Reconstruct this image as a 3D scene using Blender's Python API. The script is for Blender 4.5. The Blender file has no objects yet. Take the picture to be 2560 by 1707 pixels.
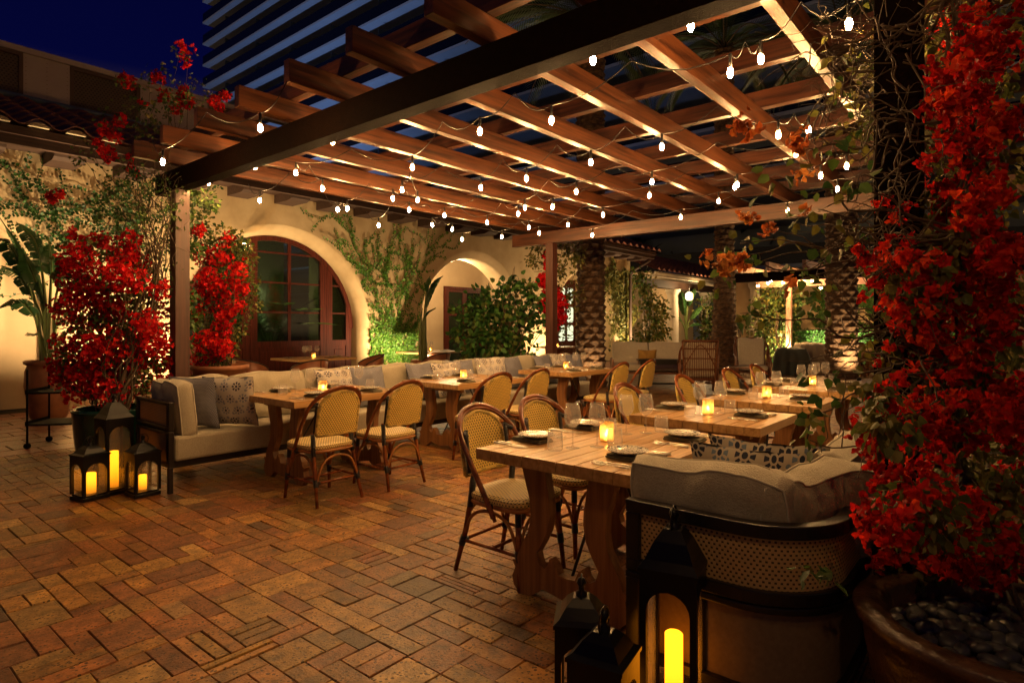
import bpy, math, random
from mathutils import Vector, Matrix, noise as mn
R = random.Random(7)
PI = math.pi
sc = bpy.context.scene
# ---------------------------------------------------------------- camera, world, exposure
YAW = math.atan2(1280.0, 1528.0)
HC, FPX, CX, HY = 1.40, 1528.0, 1280.0, 813.0
cd = bpy.data.cameras.new('camera'); cam = bpy.data.objects.new('camera', cd)
sc.collection.objects.link(cam); sc.camera = cam
cam.location = (0, 0, HC); cam.rotation_euler = (PI/2, 0, YAW - PI/2)
cd.sensor_width = 36; cd.lens = FPX/2560*36; cd.shift_y = -(853.5-HY)/2560
cd.clip_start = .05; cd.clip_end = 600
w = bpy.data.worlds.new('World'); sc.world = w; w.use_nodes = True
nt = w.node_tree; bgn = nt.nodes['Background']
tc = nt.nodes.new('ShaderNodeTexCoord'); sx = nt.nodes.new('ShaderNodeSeparateXYZ'); rp = nt.nodes.new('ShaderNodeValToRGB')
nt.links.new(tc.outputs['Generated'], sx.inputs[0]); nt.links.new(sx.outputs[2], rp.inputs[0]); nt.links.new(rp.outputs[0], bgn.inputs[0])
e = rp.color_ramp.elements
e[0].position = 0.0; e[0].color = (.26, .155, .075, 1)  # warm low horizon added as soft fill, hidden behind house and trees
e[1].position = .75; e[1].color = (.0006, .0008, .016, 1)
m_ = e.new(.34); m_.color = (.001, .0016, .028, 1); m_ = e.new(.12); m_.color = (.11, .067, .034, 1); m_ = e.new(.24); m_.color = (.036, .024, .024, 1)
bgn.inputs[1].default_value = .42
sc.view_settings.view_transform = 'Standard'; sc.view_settings.look = 'None'
sc.view_settings.exposure = 1.35; sc.view_settings.gamma = 1
cy = sc.cycles
cy.max_bounces = 5; cy.diffuse_bounces = 3; cy.glossy_bounces = 3; cy.transmission_bounces = 4; cy.transparent_max_bounces = 16
cy.sample_clamp_indirect = 2.5; cy.sample_clamp_direct = 0
cy.caustics_reflective = False; cy.caustics_refractive = False; cy.use_denoising = True
try: cy.use_light_tree = True
except Exception: pass
FW = Vector((math.cos(YAW), math.sin(YAW), 0)); RT = Vector((math.sin(YAW), -math.cos(YAW), 0))
def P(px, py, d):      # survey helper: a sighted direction and a distance give a place in the world
    return FW*d + RT*((px-CX)/FPX*d) + Vector((0, 0, HC-(py-HY)/FPX*d))

# ---------------------------------------------------------------- helpers
C = sc.collection
class M:
    def __init__(s): s.v=[]; s.f=[]; s.uv=[]; s.sm=[]; s.col=[]
    def add(s, vs, fs, uvs=None, smooth=False, col=None):
        o = len(s.v); s.v += [tuple(v) for v in vs]
        for i, f in enumerate(fs):
            s.f.append([o+k for k in f]); s.sm.append(smooth); s.uv.append(uvs[i] if uvs else None); s.col.append(col)
        return s
    def box(s, x0, x1, y0, y1, z0, z1, col=None, rot=0, c=None):
        vs = [(x, y, z) for z in (z0, z1) for y in (y0, y1) for x in (x0, x1)]
        if rot:
            cx, cy_ = c if c else ((x0+x1)/2, (y0+y1)/2); ca, sa = math.cos(rot), math.sin(rot)
            vs = [(cx+(x-cx)*ca-(y-cy_)*sa, cy_+(x-cx)*sa+(y-cy_)*ca, z) for x, y, z in vs]
        return s.add(vs, [(0,2,3,1),(4,5,7,6),(0,1,5,4),(2,6,7,3),(0,4,6,2),(1,3,7,5)], col=col)
    def prism(s, poly, f0, f1, smooth=False):      # poly of 2D points, f0 / f1 map (a,b) to 3D for each cap
        n = len(poly); a = [f0(*p) for p in poly]; b = [f1(*p) for p in poly]
        return s.add(a+b, [tuple(range(n))[::-1], tuple(range(n, 2*n))] + [(i, (i+1)%n, n+(i+1)%n, n+i) for i in range(n)])
    def tube(s, pts, r, seg=8, closed=False, col=None, caps=True):
        pts = [Vector(p) for p in pts]; n = len(pts)
        rs = r if isinstance(r, (list, tuple)) else [r]*n
        vs = []; up = None
        for i, p in enumerate(pts):
            if closed: t = pts[(i+1)%n]-pts[i-1]
            else: t = pts[min(i+1, n-1)]-pts[max(i-1, 0)]
            if t.length < 1e-9: t = Vector((0,0,1))
            t.normalize()
            if up is None:
                up = Vector((0,0,1)) if abs(t.z) < .9 else Vector((1,0,0))
            u = (up-t*up.dot(t))
            if u.length < 1e-6: u = t.orthogonal()
            u.normalize(); up = u; v_ = t.cross(u)
            for k in range(seg):
                a = 2*PI*k/seg; vs.append(p+(u*math.cos(a)+v_*math.sin(a))*rs[i])
        fs = []; m = n if closed else n-1
        for i in range(m):
            j = (i+1) % n
            for k in range(seg):
                l = (k+1) % seg; fs.append((i*seg+k, i*seg+l, j*seg+l, j*seg+k))
        if not closed and caps and seg > 2: fs += [tuple(range(seg))[::-1], tuple((n-1)*seg+k for k in range(seg))]
        return s.add(vs, fs, smooth=True, col=col)
    def lathe(s, prof, c=(0,0,0), seg=24, sq=False, smooth=True, a0=0.0, a1=2*PI):
        vs = []; full = abs(a1-a0-2*PI) < 1e-6; ns = seg if full else seg+1
        for (r, z) in prof:
            for k in range(ns):
                a = a0+(a1-a0)*k/seg; vs.append((c[0]+r*math.cos(a), c[1]+r*math.sin(a), c[2]+z))
        fs = []
        for i in range(len(prof)-1):
            for k in range(seg):
                l = (k+1) % ns; fs.append((i*ns+k, i*ns+l, (i+1)*ns+l, (i+1)*ns+k))
        return s.add(vs, fs, smooth=smooth)
    def build(s, name, mat, parent=None, loc=None, bevel=0, solid=0, sub=0):
        me = bpy.data.meshes.new(name); me.from_pydata(s.v, [], s.f); 
        me.polygons.foreach_set('use_smooth', s.sm)
        if any(u is not None for u in s.uv):
            ul = me.uv_layers.new(name='UVMap'); i = 0
            for p, u in zip(me.polygons, s.uv):
                for k in range(len(p.vertices)):
                    if u: ul.data[p.loop_start+k].uv = u[k]
        if any(c is not None for c in s.col):
            at = me.color_attributes.new('Col', 'FLOAT_COLOR', 'CORNER'); buf = []
            for p, c in zip(me.polygons, s.col):
                buf += list((c or (1,1,1)))[:3]*0 + [x for _ in range(len(p.vertices)) for x in ((c[0], c[1], c[2], 1) if c else (1,1,1,1))]
            at.data.foreach_set('color', buf)
        me.materials.append(mat); me.update()
        o = bpy.data.objects.new(name, me); C.objects.link(o)
        if parent is not None: o.parent = parent
        if loc is not None: o.location = loc
        if bevel:
            b = o.modifiers.new('bevel', 'BEVEL'); b.width = bevel; b.segments = 2; b.limit_method = 'ANGLE'
        if solid:
            b = o.modifiers.new('solid', 'SOLIDIFY'); b.thickness = solid; b.offset = 0
        if sub:
            b = o.modifiers.new('sub', 'SUBSURF'); b.levels = sub; b.render_levels = sub
        return o
def tag(o, label=None, cat=None, group=None, kind=None):
    if label: o['label'] = label
    if cat: o['category'] = cat
    if group: o['group'] = group
    if kind: o['kind'] = kind
    return o
def thing(name, loc, rz, label, cat, group=None):
    o = bpy.data.objects.new(name, None); C.objects.link(o); o.location = loc; o.rotation_euler = (0,0,rz)
    o.empty_display_size = .1
    return tag(o, label, cat, group)
def dup(root, loc, rz, label, group=None, scale=None):
    def cp(o, par):
        c = o.copy(); C.objects.link(c); c.parent = par
        for ch in list(KIDS.get(o.name, [])): cp(ch, c)
        return c
    if root.name not in KIDS:
        def reg(o):
            KIDS[o.name] = list(o.children)
            for ch in KIDS[o.name]: reg(ch)
        reg(root)
    r = cp(root, None); r.location = loc; r.rotation_euler = (0,0,rz); r['label'] = label
    if group: r['group'] = group
    if scale: r.scale = scale
    return r
KIDS = {}
# ---------------------------------------------------------------- materials
def NG(m):
    m.use_nodes = True; t = m.node_tree; return t, t.nodes, t.links, t.nodes['Principled BSDF']
def setp(b, **k):
    for a, v in k.items():
        n = {'rough':'Roughness','metal':'Metallic','spec':'Specular IOR Level','coat':'Coat Weight','crough':'Coat Roughness','sheen':'Sheen Weight','alpha':'Alpha','trans':'Transmission Weight'}[a]
        b.inputs[n].default_value = v
def mat(name, c1, c2=None, rough=.6, nscale=6, stretch=(1,1,1), bump=0, bscale=40, detail=5, rnd=0, lo=.3, hi=.7, bstretch=None, **k):
    m = bpy.data.materials.new(name); t, N, L, b = NG(m)
    tcn = N.new('ShaderNodeTexCoord'); mp = N.new('ShaderNodeMapping'); mp.inputs['Scale'].default_value = stretch
    L.new(tcn.outputs['Object'], mp.inputs[0]); vec = mp.outputs[0]
    if rnd:
        oi = N.new('ShaderNodeObjectInfo'); ad = N.new('ShaderNodeVectorMath'); ad.operation='ADD'; ml = N.new('ShaderNodeMath'); ml.operation='MULTIPLY'; ml.inputs[1].default_value = 17.0
        L.new(oi.outputs['Random'], ml.inputs[0]); L.new(mp.outputs[0], ad.inputs[0]); L.new(ml.outputs[0], ad.inputs[1]); vec = ad.outputs[0]
    b.inputs['Base Color'].default_value = (*c1, 1); setp(b, rough=rough, **k)
    if c2:
        nz = N.new('ShaderNodeTexNoise'); nz.inputs['Scale'].default_value = nscale; nz.inputs['Detail'].default_value = detail; nz.inputs['Roughness'].default_value = .6
        L.new(vec, nz.inputs['Vector']); cr = N.new('ShaderNodeValToRGB'); ee = cr.color_ramp.elements
        ee[0].position = lo; ee[0].color = (*c2, 1); ee[1].position = hi; ee[1].color = (*c1, 1)
        L.new(nz.outputs[0], cr.inputs[0]); L.new(cr.outputs[0], b.inputs['Base Color'])
    if bump:
        n2 = N.new('ShaderNodeTexNoise'); n2.inputs['Scale'].default_value = bscale; n2.inputs['Detail'].default_value = 4
        if bstretch:
            m2 = N.new('ShaderNodeMapping'); m2.inputs['Scale'].default_value = bstretch; L.new(tcn.outputs['Object'], m2.inputs[0]); L.new(m2.outputs[0], n2.inputs['Vector'])
        else: L.new(vec, n2.inputs['Vector'])
        bp = N.new('ShaderNodeBump'); bp.inputs['Strength'].default_value = bump; bp.inputs['Distance'].default_value = .01
        L.new(n2.outputs[0], bp.inputs['Height']); L.new(bp.outputs[0], b.inputs['Normal'])
    return m
def math_(t, op, a, b=None, c=None):
    n = t.nodes.new('ShaderNodeMath'); n.operation = op
    for i, v in enumerate((a, b, c)):
        if v is None: continue
        if hasattr(v, 'is_output'): t.links.new(v, n.inputs[i])
        else: n.inputs[i].default_value = v
    return n.outputs[0]
def mixc(t, fac, a, b):
    n = t.nodes.new('ShaderNodeMix'); n.data_type = 'RGBA'
    for i, v in ((0, fac), (6, a), (7, b)):
        if hasattr(v, 'is_output'): t.links.new(v, n.inputs[i])
        else: n.inputs[i].default_value = v if i == 0 else (*v, 1)
    return n.outputs[2]
def emit(name, col, s):
    m = bpy.data.materials.new(name); m.use_nodes = True; t = m.node_tree; b = t.nodes['Principled BSDF']
    b.inputs['Base Color'].default_value = (0,0,0,1); b.inputs['Emission Color'].default_value = (*col, 1); b.inputs['Emission Strength'].default_value = s
    return m
def leafmat(name, trans=.3, rough=.5, spec=.3):
    m = bpy.data.materials.new(name); t, N, L, b = NG(m)
    a = N.new('ShaderNodeVertexColor'); a.layer_name = 'Col'; L.new(a.outputs[0], b.inputs['Base Color']); setp(b, rough=rough, spec=spec)
    tr = N.new('ShaderNodeBsdfTranslucent'); L.new(a.outputs[0], tr.inputs[0]); mx = N.new('ShaderNodeMixShader'); mx.inputs[0].default_value = trans
    L.new(b.outputs[0], mx.inputs[1]); L.new(tr.outputs[0], mx.inputs[2]); L.new(mx.outputs[0], N['Material Output'].inputs[0])
    return m
def thin_glass(name, tint=(1,1,1), refl=1.0, base=.0, rim_glint=.0):
    m = bpy.data.materials.new(name); m.use_nodes = True; t = m.node_tree; N = t.nodes; L = t.links
    for n in list(N): N.remove(n)
    o = N.new('ShaderNodeOutputMaterial'); tr = N.new('ShaderNodeBsdfTransparent'); tr.inputs[0].default_value = (*tint, 1)
    g = N.new('ShaderNodeBsdfGlossy'); g.inputs['Roughness'].default_value = .07
    lw = N.new('ShaderNodeLayerWeight'); lw.inputs[0].default_value = .25
    f2 = math_(t, 'POWER', lw.outputs['Facing'], 2.2); f3 = math_(t, 'MULTIPLY_ADD', f2, .70*refl, .04+base); 
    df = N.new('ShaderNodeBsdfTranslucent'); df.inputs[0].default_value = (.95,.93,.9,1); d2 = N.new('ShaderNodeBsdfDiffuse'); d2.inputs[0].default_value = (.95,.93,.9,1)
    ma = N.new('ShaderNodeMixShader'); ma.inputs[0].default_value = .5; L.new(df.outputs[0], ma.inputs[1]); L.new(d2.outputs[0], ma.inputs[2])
    mb = N.new('ShaderNodeMixShader'); mb.inputs[0].default_value = rim_glint; L.new(g.outputs[0], mb.inputs[1]); L.new(ma.outputs[0], mb.inputs[2])  # white mixed in at grazing angles imitates candlelight caught in glass rims
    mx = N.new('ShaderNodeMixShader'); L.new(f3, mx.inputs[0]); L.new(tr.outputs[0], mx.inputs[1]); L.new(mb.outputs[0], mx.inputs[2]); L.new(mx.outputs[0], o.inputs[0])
    return m
def weave_mat(name, c1, c2, su, sv, rough=.45, duty=.42, duty2=.5, bump=.6):
    m = bpy.data.materials.new(name); t, N, L, b = NG(m)
    uv = N.new('ShaderNodeUVMap'); s = N.new('ShaderNodeSeparateXYZ'); L.new(uv.outputs[0], s.inputs[0])
    v = math_(t, 'MULTIPLY', s.outputs[1], sv); row = math_(t, 'FLOOR', v); off = math_(t, 'MULTIPLY', math_(t, 'MODULO', row, 2.0), .5)
    u = math_(t, 'ADD', math_(t, 'MULTIPLY', s.outputs[0], su), off)
    fu = math_(t, 'FRACT', math_(t, 'ADD', u, 500.0)); fv = math_(t, 'FRACT', math_(t, 'ADD', v, 500.0))
    h = math_(t, 'MULTIPLY', math_(t, 'LESS_THAN', fu, duty), math_(t, 'LESS_THAN', fv, duty2))
    nz = N.new('ShaderNodeTexNoise'); nz.inputs['Scale'].default_value = 9; tcn = N.new('ShaderNodeTexCoord'); L.new(tcn.outputs['Object'], nz.inputs[0])
    cA = mixc(t, nz.outputs[0], tuple(x*.7 for x in c1), c1); L.new(mixc(t, h, cA, c2), b.inputs['Base Color']); setp(b, rough=rough)
    hh = math_(t, 'SINE', math_(t, 'MULTIPLY', fu, PI)); h2 = math_(t, 'SUBTRACT', hh, h)
    bp = N.new('ShaderNodeBump'); bp.inputs['Strength'].default_value = bump; bp.inputs['Distance'].default_value = .003
    L.new(h2, bp.inputs['Height']); L.new(bp.outputs[0], b.inputs['Normal'])
    return m
def wood(name, c1, c2, axis=0, rough=.45, sc_=1.0, rnd=1, bump=.15, **k):
    st = [26*sc_]*3; st[axis] = 1.1*sc_
    return mat(name, c1, c2, rough=rough, nscale=1.3, stretch=tuple(st), bump=bump, bscale=3, detail=9, rnd=rnd, lo=.36, hi=.62, **k)
W_PERG = wood('pergola_mahogany', (.105,.033,.0105), (.024,.0075,.0032), 0, .38)
W_PERGY = wood('pergola_mahogany_y', (.090,.028,.0105), (.022,.007,.0035), 1, .4)
W_PERGZ = wood('pergola_post_wood', (.070,.022,.014), (.034,.010,.007), 2, .45)
W_DARK = mat('beam_shade_dark', (.011,.0045,.0025), (.006,.0025,.0015), rough=.75, nscale=30, bump=.35, bscale=120, spec=.05)  # colour kept near black to imitate the front beam's unlit near face
W_TAB = wood('table_teak', (.52,.31,.130), (.32,.17,.062), 0, .33)
W_LEG = wood('table_leg_teak', (.30,.140,.050), (.17,.070,.024), 2, .5)
W_DOOR = wood('door_mahogany', (.085,.016,.009), (.038,.007,.004), 2, .5, spec=.2)
W_EAVE = wood('eave_wood', (.055,.023,.012), (.026,.011,.006), 0, .7)
IRON = mat('black_iron', (.012,.012,.013), rough=.35, bump=.1, bscale=60)
BLK = mat('black_frame', (.008,.007,.007), (.014,.010,.009), rough=.3, nscale=8)
LANT = mat('lantern_black_lacquer', (.004,.004,.005), rough=.3, bump=.08, bscale=25, spec=.3)
CANEM = mat('rattan_pole', (.26,.075,.020), (.10,.024,.008), rough=.22, nscale=5, stretch=(3,3,3), lo=.35, hi=.6, rnd=1)
CANEL = mat('rattan_pole_light', (.42,.18,.05), (.22,.075,.02), rough=.25, nscale=6, rnd=1)
WRAP = mat('black_binding', (.010,.009,.010), rough=.3, bump=.9, bscale=1.0, bstretch=(20,20,420))
WEAVE = weave_mat('bistro_weave', (.92,.66,.17), (.030,.018,.012), 46, 64, duty=.38, duty2=.44)
WEAVE2 = weave_mat('bistro_weave_seat', (.84,.64,.27), (.030,.018,.012), 44, 62, duty=.40, duty2=.44)
CANEW = weave_mat('cane_webbing', (.58,.38,.17), (.05,.028,.014), 54, 76, duty=.42, duty2=.5)
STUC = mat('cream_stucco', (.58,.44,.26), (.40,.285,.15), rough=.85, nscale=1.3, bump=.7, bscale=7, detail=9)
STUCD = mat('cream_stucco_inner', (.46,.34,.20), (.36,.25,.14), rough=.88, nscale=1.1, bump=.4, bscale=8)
TERRA = mat('terracotta', (.30,.115,.050), (.17,.060,.028), rough=.6, nscale=5, bump=.2, bscale=30)
TILE = mat('roof_tile_clay', (.22,.070,.035), (.07,.026,.016), rough=.7, nscale=3.2, bump=.4, bscale=25)
PLAS = mat('mortar_plug', (.50,.42,.27), (.25,.2,.12), rough=.9, nscale=9, bump=.6, bscale=30)
FAB = mat('oatmeal_linen', (.42,.37,.275), (.32,.28,.205), rough=.9, nscale=90, stretch=(1,1,1), bump=.6, bscale=190, sheen=.2)
LEATH = mat('pigskin_leather', (.27,.095,.038), (.17,.05,.02), rough=.5, nscale=4, bump=.2, bscale=40)
METAL = mat('hammered_steel', (.82,.78,.70), rough=.32, metal=1.0, bump=.7, bscale=160)
NAPK = mat('olive_napkin', (.16,.145,.095), (.11,.10,.065), rough=.9, nscale=50)
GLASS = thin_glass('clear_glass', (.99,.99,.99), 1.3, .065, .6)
BULB = emit('bulb_filament_glow', (1.0,.54,.19), 470.0)
FLAME = emit('tealight_flame', (1.0,.56,.18), 260.0)
STEM = mat('woody_stem', (.10,.065,.035), (.05,.03,.018), rough=.8, nscale=12)
LEAF = leafmat('leaf_green'); BRACT = leafmat('bract_red', .5, .55, .2)
LEAFD = leafmat('leaf_dark_glossy', .15, .35, .4)
SOIL = mat('soil', (.02,.013,.008), (.01,.007,.004), rough=.95, nscale=40, bump=.6)
# ---------------------------------------------------------------- ground
def lerp(a, b, t): return tuple(x+(y-x)*t for x, y in zip(a, b))
g = M(); g.box(-80, 160, -80, 160, -.3, -.022)
GR = mat('earth', (.035,.028,.020), (.02,.016,.012), rough=.95, nscale=3)
tag(g.build('ground', GR), kind='structure')
def brickmat(name, pit=1.0, rough=.5):
    m = bpy.data.materials.new(name); t, N, L, b = NG(m)
    a = N.new('ShaderNodeVertexColor'); a.layer_name = 'Col'
    tcn = N.new('ShaderNodeTexCoord'); nz = N.new('ShaderNodeTexNoise'); nz.inputs['Scale'].default_value = 11; nz.inputs['Detail'].default_value = 8; nz.inputs['Roughness'].default_value = .7
    L.new(tcn.outputs['Object'], nz.inputs[0])
    n2 = N.new('ShaderNodeTexNoise'); n2.inputs['Scale'].default_value = 95; n2.inputs['Detail'].default_value = 3; L.new(tcn.outputs['Object'], n2.inputs[0])
    v = N.new('ShaderNodeTexVoronoi'); v.inputs['Scale'].default_value = 50; v.feature = 'F1'; v.inputs['Randomness'].default_value = 1
    L.new(tcn.outputs['Object'], v.inputs['Vector'])
    pitm = math_(t, 'LESS_THAN', v.outputs['Distance'], math_(t, 'MULTIPLY_ADD', nz.outputs[0], 1.15, -.33))
    f = math_(t, 'MULTIPLY_ADD', nz.outputs[0], 3.0, -.78); vm = N.new('ShaderNodeVectorMath'); vm.operation = 'SCALE'; L.new(a.outputs[0], vm.inputs[0]); L.new(f, vm.inputs['Scale'])
    c = mixc(t, math_(t, 'MULTIPLY', pitm, .85), vm.outputs[0], (.018,.009,.005)); L.new(c, b.inputs['Base Color'])
    L.new(math_(t, 'MULTIPLY_ADD', n2.outputs[0], .35, rough-.2), b.inputs['Roughness'])
    hgt = math_(t, 'SUBTRACT', math_(t, 'MULTIPLY_ADD', n2.outputs[0], .5, nz.outputs[0]), math_(t, 'MULTIPLY', pitm, .8*pit))
    bp = N.new('ShaderNodeBump'); bp.inputs['Strength'].default_value = .75; bp.inputs['Distance'].default_value = .006
    L.new(hgt, bp.inputs['Height']); L.new(bp.outputs[0], b.inputs['Normal'])
    return m
BR = brickmat('antique_brick')
mort = mat('joint_sand', (.075,.040,.018), (.020,.011,.006), rough=.95, nscale=25)
def paver(m, x0, x1, y0, y1, z, col, gap=.0011, bev=.0034):
    x0 += gap*R.uniform(.6,1.6); x1 -= gap*R.uniform(.6,1.6); y0 += gap*R.uniform(.6,1.6); y1 -= gap*R.uniform(.6,1.6)
    j = lambda: R.uniform(-.002, .002); tz = R.uniform(-.0016, .0016); tz2 = R.uniform(-.0016, .0016)
    b = [(x0+j(),y0+j()),(x1+j(),y0+j()),(x1+j(),y1+j()),(x0+j(),y1+j())]
    cx, cy_ = (x0+x1)/2, (y0+y1)/2
    tp = []
    for k, (x, y) in enumerate(b):
        sx_ = 1 if x < cx else -1; sy_ = 1 if y < cy_ else -1
        tp.append((x+sx_*bev, y+sy_*bev, z+(tz if x < cx else -tz)+(tz2 if y < cy_ else -tz2)))
    vs = [(x, y, z-.03) for x, y in b]+[(x, y, z-.004) for x, y in b]+tp
    m.add(vs, [(0,1,5,4),(1,2,6,5),(2,3,7,6),(3,0,4,7),(4,5,9,8),(5,6,10,9),(6,7,11,10),(7,4,8,11),(8,9,10,11)], col=col)
BC = [(.36,.155,.036),(.39,.185,.042),(.32,.115,.030),(.43,.225,.052),(.29,.105,.032),(.25,.095,.034),(.38,.160,.040),(.47,.27,.085),(.16,.085,.040),(.32,.18,.07)]
BWt = [5,5,4,4,4,2,4,1.6,1.2,1]
br = M(); S = .1; X0, X1, Y0, Y1 = 2, 196, -24, 81
occ = set(); sizes = [(2,2),(2,2),(3,2),(2,3),(2,1),(1,2),(2,1),(1,2),(3,1),(1,3)]
for iy in range(Y0, Y1):
    for ix in range(X0, X1):
        if (ix, iy) in occ: continue
        R.shuffle(sizes)
        for w_, h_ in sizes+[(1,1)]:
            if ix+w_ > X1 or iy+h_ > Y1: continue
            cells = [(ix+a, iy+b) for a in range(w_) for b in range(h_)]
            if all(c not in occ for c in cells): break
        occ.update(cells)
        c = R.choices(BC, BWt)[0]; k = R.uniform(.60, 1.22)*(1+.35*mn.noise(Vector((ix*.07, iy*.07, 3)))); c = tuple(x*k for x in c)
        xx, yy = ix*S, iy*S
        if ix > 120 and h_*w_ > 0 or (w_, h_) in ((2,1),(1,2),(1,1)) or R.random() > .10: paver(br, xx, xx+w_*S, yy, yy+h_*S, R.uniform(-.0018,.0018), c)
        else:
            n = R.choice((2,2,3))
            for q in range(n):
                if w_ >= h_: paver(br, xx, xx+w_*S, yy+h_*S*q/n, yy+h_*S*(q+1)/n, R.uniform(-.0018,.0018), tuple(x*R.uniform(.85,1.1) for x in c), gap=.0022, bev=.003)
                else: paver(br, xx+w_*S*q/n, xx+w_*S*(q+1)/n, yy, yy+h_*S, R.uniform(-.0018,.0018), tuple(x*R.uniform(.85,1.1) for x in c), gap=.0022, bev=.003)
for i in range(170):       # soldier course
    c = tuple(x*R.uniform(.7,1.05) for x in R.choices(BC, BWt)[0]); paver(br, .3+i*.11, .41+i*.11, 8.1, 8.32, .002, c)
tag(br.build('brick_patio', BR), kind='structure')
b_ = M(); b_.box(-3, 19.8, -2.6, 8.33, -.021, -.012); tag(b_.build('patio_bed', mort), kind='structure')
tt = M()
for ix in range(52):
    for iy in range(11):
        c = lerp((.27,.085,.038), (.20,.062,.030), R.random()); c = tuple(x*R.uniform(.75,1.15) for x in c)
        ox = .2 if iy % 2 else 0
        paver(tt, .2+ix*.42+ox, .62+ix*.42+ox, 8.33+iy*.36, 8.69+iy*.36, .002, c, gap=.005, bev=.006)
tag(tt.build('terracotta_terrace', brickmat('terracotta_floor', .4, .38)), kind='structure')
b_ = M(); b_.box(-3, 24, 8.34, 12.3, -.021, -.010); tag(b_.build('terrace_bed', mort), kind='structure')
fc = M()
for ix in range(22):
    for iy in range(40):
        c = tuple(x*R.uniform(.6,1.1) for x in (.26,.10,.042)); paver(fc, 19.8+ix*.5, 20.3+ix*.5, -8+iy*.5, -7.5+iy*.5, 0, c, gap=.006)
tag(fc.build('far_courtyard_paving', BR), kind='structure')

# ---------------------------------------------------------------- the arcaded house
house = thing('arcaded_house', (0,0,0), 0, 'cream stucco house with tall arches under a clay tile roof', 'house')
WY, TOPZ, RR, SP = 12.2, 4.22, 2.22, 1.33
ARX = [.88, 6.9, 12.95, 19.0]
wm = M(); xs = {-6.0, 22.0}
for cx in ARX:
    for k in range(49): xs.add(cx+RR*math.cos(PI*k/48))
xs |= {-6+.5*k for k in range(57)}; xs = sorted(xs)
def archh(x):
    for cx in ARX:
        if abs(x-cx) < RR-1e-6: return SP+math.sqrt(RR*RR-(x-cx)**2)
    return 0
for a, b in zip(xs, xs[1:]):
    if b-a < 1e-5: continue
    mid = (a+b)/2; inside = archh(mid) > 0
    if inside:
        ha, hb = max(SP, archh(a)), max(SP, archh(b))
        wm.add([(a, WY, ha), (b, WY, hb), (b, WY, TOPZ+.4), (a, WY, TOPZ+.4)], [(0,1,2,3)])
    else: wm.add([(a, WY, 0), (b, WY, 0), (b, WY, TOPZ+.4), (a, WY, TOPZ+.4)], [(0,1,2,3)])
wm.build('wall', STUC, house)
am = M()
for cx in ARX:
    A = [PI*k/48 for k in range(49)]
    rows = []
    for (r, y) in ((RR, WY), (RR-.07, WY+.02), (RR-.17, WY+.14), (RR-.2, WY+.22), (RR-.2, WY+.75)):
        rows.append([(cx+r, y, 0)]+[(cx+r*math.cos(a), y, SP+r*math.sin(a)) for a in A]+[(cx-r, y, 0)])
    m_ = len(rows[0]); vs = [p for r_ in rows for p in r_]; fs = []
    for i in range(4):
        for k in range(m_-1): fs.append((i*m_+k, i*m_+k+1, (i+1)*m_+k+1, (i+1)*m_+k))
    am.add(vs, fs, smooth=True)
am.build('arch_reveal', STUC, house)
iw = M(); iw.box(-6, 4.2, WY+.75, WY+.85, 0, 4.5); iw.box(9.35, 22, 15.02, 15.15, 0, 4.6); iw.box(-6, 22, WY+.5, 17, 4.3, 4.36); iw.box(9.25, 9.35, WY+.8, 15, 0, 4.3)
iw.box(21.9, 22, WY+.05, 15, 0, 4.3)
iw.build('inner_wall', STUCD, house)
pf = M(); pf.box(-6, 22.2, 11.32, WY+.3, TOPZ-.06, TOPZ-.02); pf.box(-6, 22.2, 11.20, 11.31, TOPZ-.2, TOPZ-.01); pf.box(-6, 22.2, 11.14, 11.198, TOPZ-.06, TOPZ+.06)
pf.build('fascia', W_EAVE, house)
x = -1.3
while x < 21.8:
    c = M(); c.prism([(11.45, TOPZ-.062), (12.19, TOPZ-.062), (12.19, TOPZ-.24), (11.62, TOPZ-.24), (11.50, TOPZ-.2)], lambda a, b: (x, a, b), lambda a, b: (x+.42, a, b))
    c.build('corbel', W_EAVE, house); x += 1.0
def tile_roof(name, x0, x1, y0, z0, y1, z1, parent, pitch=.30, row=.38, plugs=None):
    m = M(); nx = int((x1-x0)/pitch*8); L_ = math.hypot(y1-y0, z1-z0); nr = int(L_/row)
    vs = []; rows = []
    for r in range(nr+1):
        for s_ in (0, 1):
            t = min(1, (r+s_*.98)*row/L_); lift = .035 if s_ == 0 else .0
            rw = []
            for i in range(nx+1):
                xx = x0+(x1-x0)*i/nx; ph = (xx-x0)/pitch % 1.0
                b_ = .085*abs(math.sin(PI*ph))**.7 if ph < .62 else -.03*math.sin(PI*(ph-.62)/.38)
                if ph < .62: b_ = .085*math.sin(PI*ph/.62)**.8
                jit = .008*mn.noise(Vector((math.floor((xx-x0)/pitch)*3.1, r*2.3, 0)))
                rw.append((xx, y0+(y1-y0)*t+jit*2, z0+(z1-z0)*t+b_+lift+jit))
            rows.append(rw)
    k = nx+1; vs = [p for rw in rows for p in rw]; fs = []
    for i in range(len(rows)-1):
        for j in range(nx): fs.append((i*k+j, i*k+j+1, (i+1)*k+j+1, (i+1)*k+j))
    m.add(vs, fs, smooth=False)
    fr = [(p[0], p[1]+.001, p[2]-.02) for p in rows[0]]; m.add(rows[0]+fr, [(j, j+1, k+j+1, k+j) for j in range(nx)])
    o = m.build(name, TILE, parent)
    if plugs:
        xx = x0+pitch*math.ceil((.6-x0)/pitch)
        while xx < min(x1, plugs):
            pm = M(); pm.prism([(xx+.31*pitch+.27*pitch*math.cos(a), z0+.06*math.sin(a)+.004) for a in [PI*q/8 for q in range(9)]], lambda a, b: (a, y0+.05, b), lambda a, b: (a, y0+.12, b)); xx += pitch
            pm.build('mortar_plug', PLAS, o)
    return o
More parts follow.
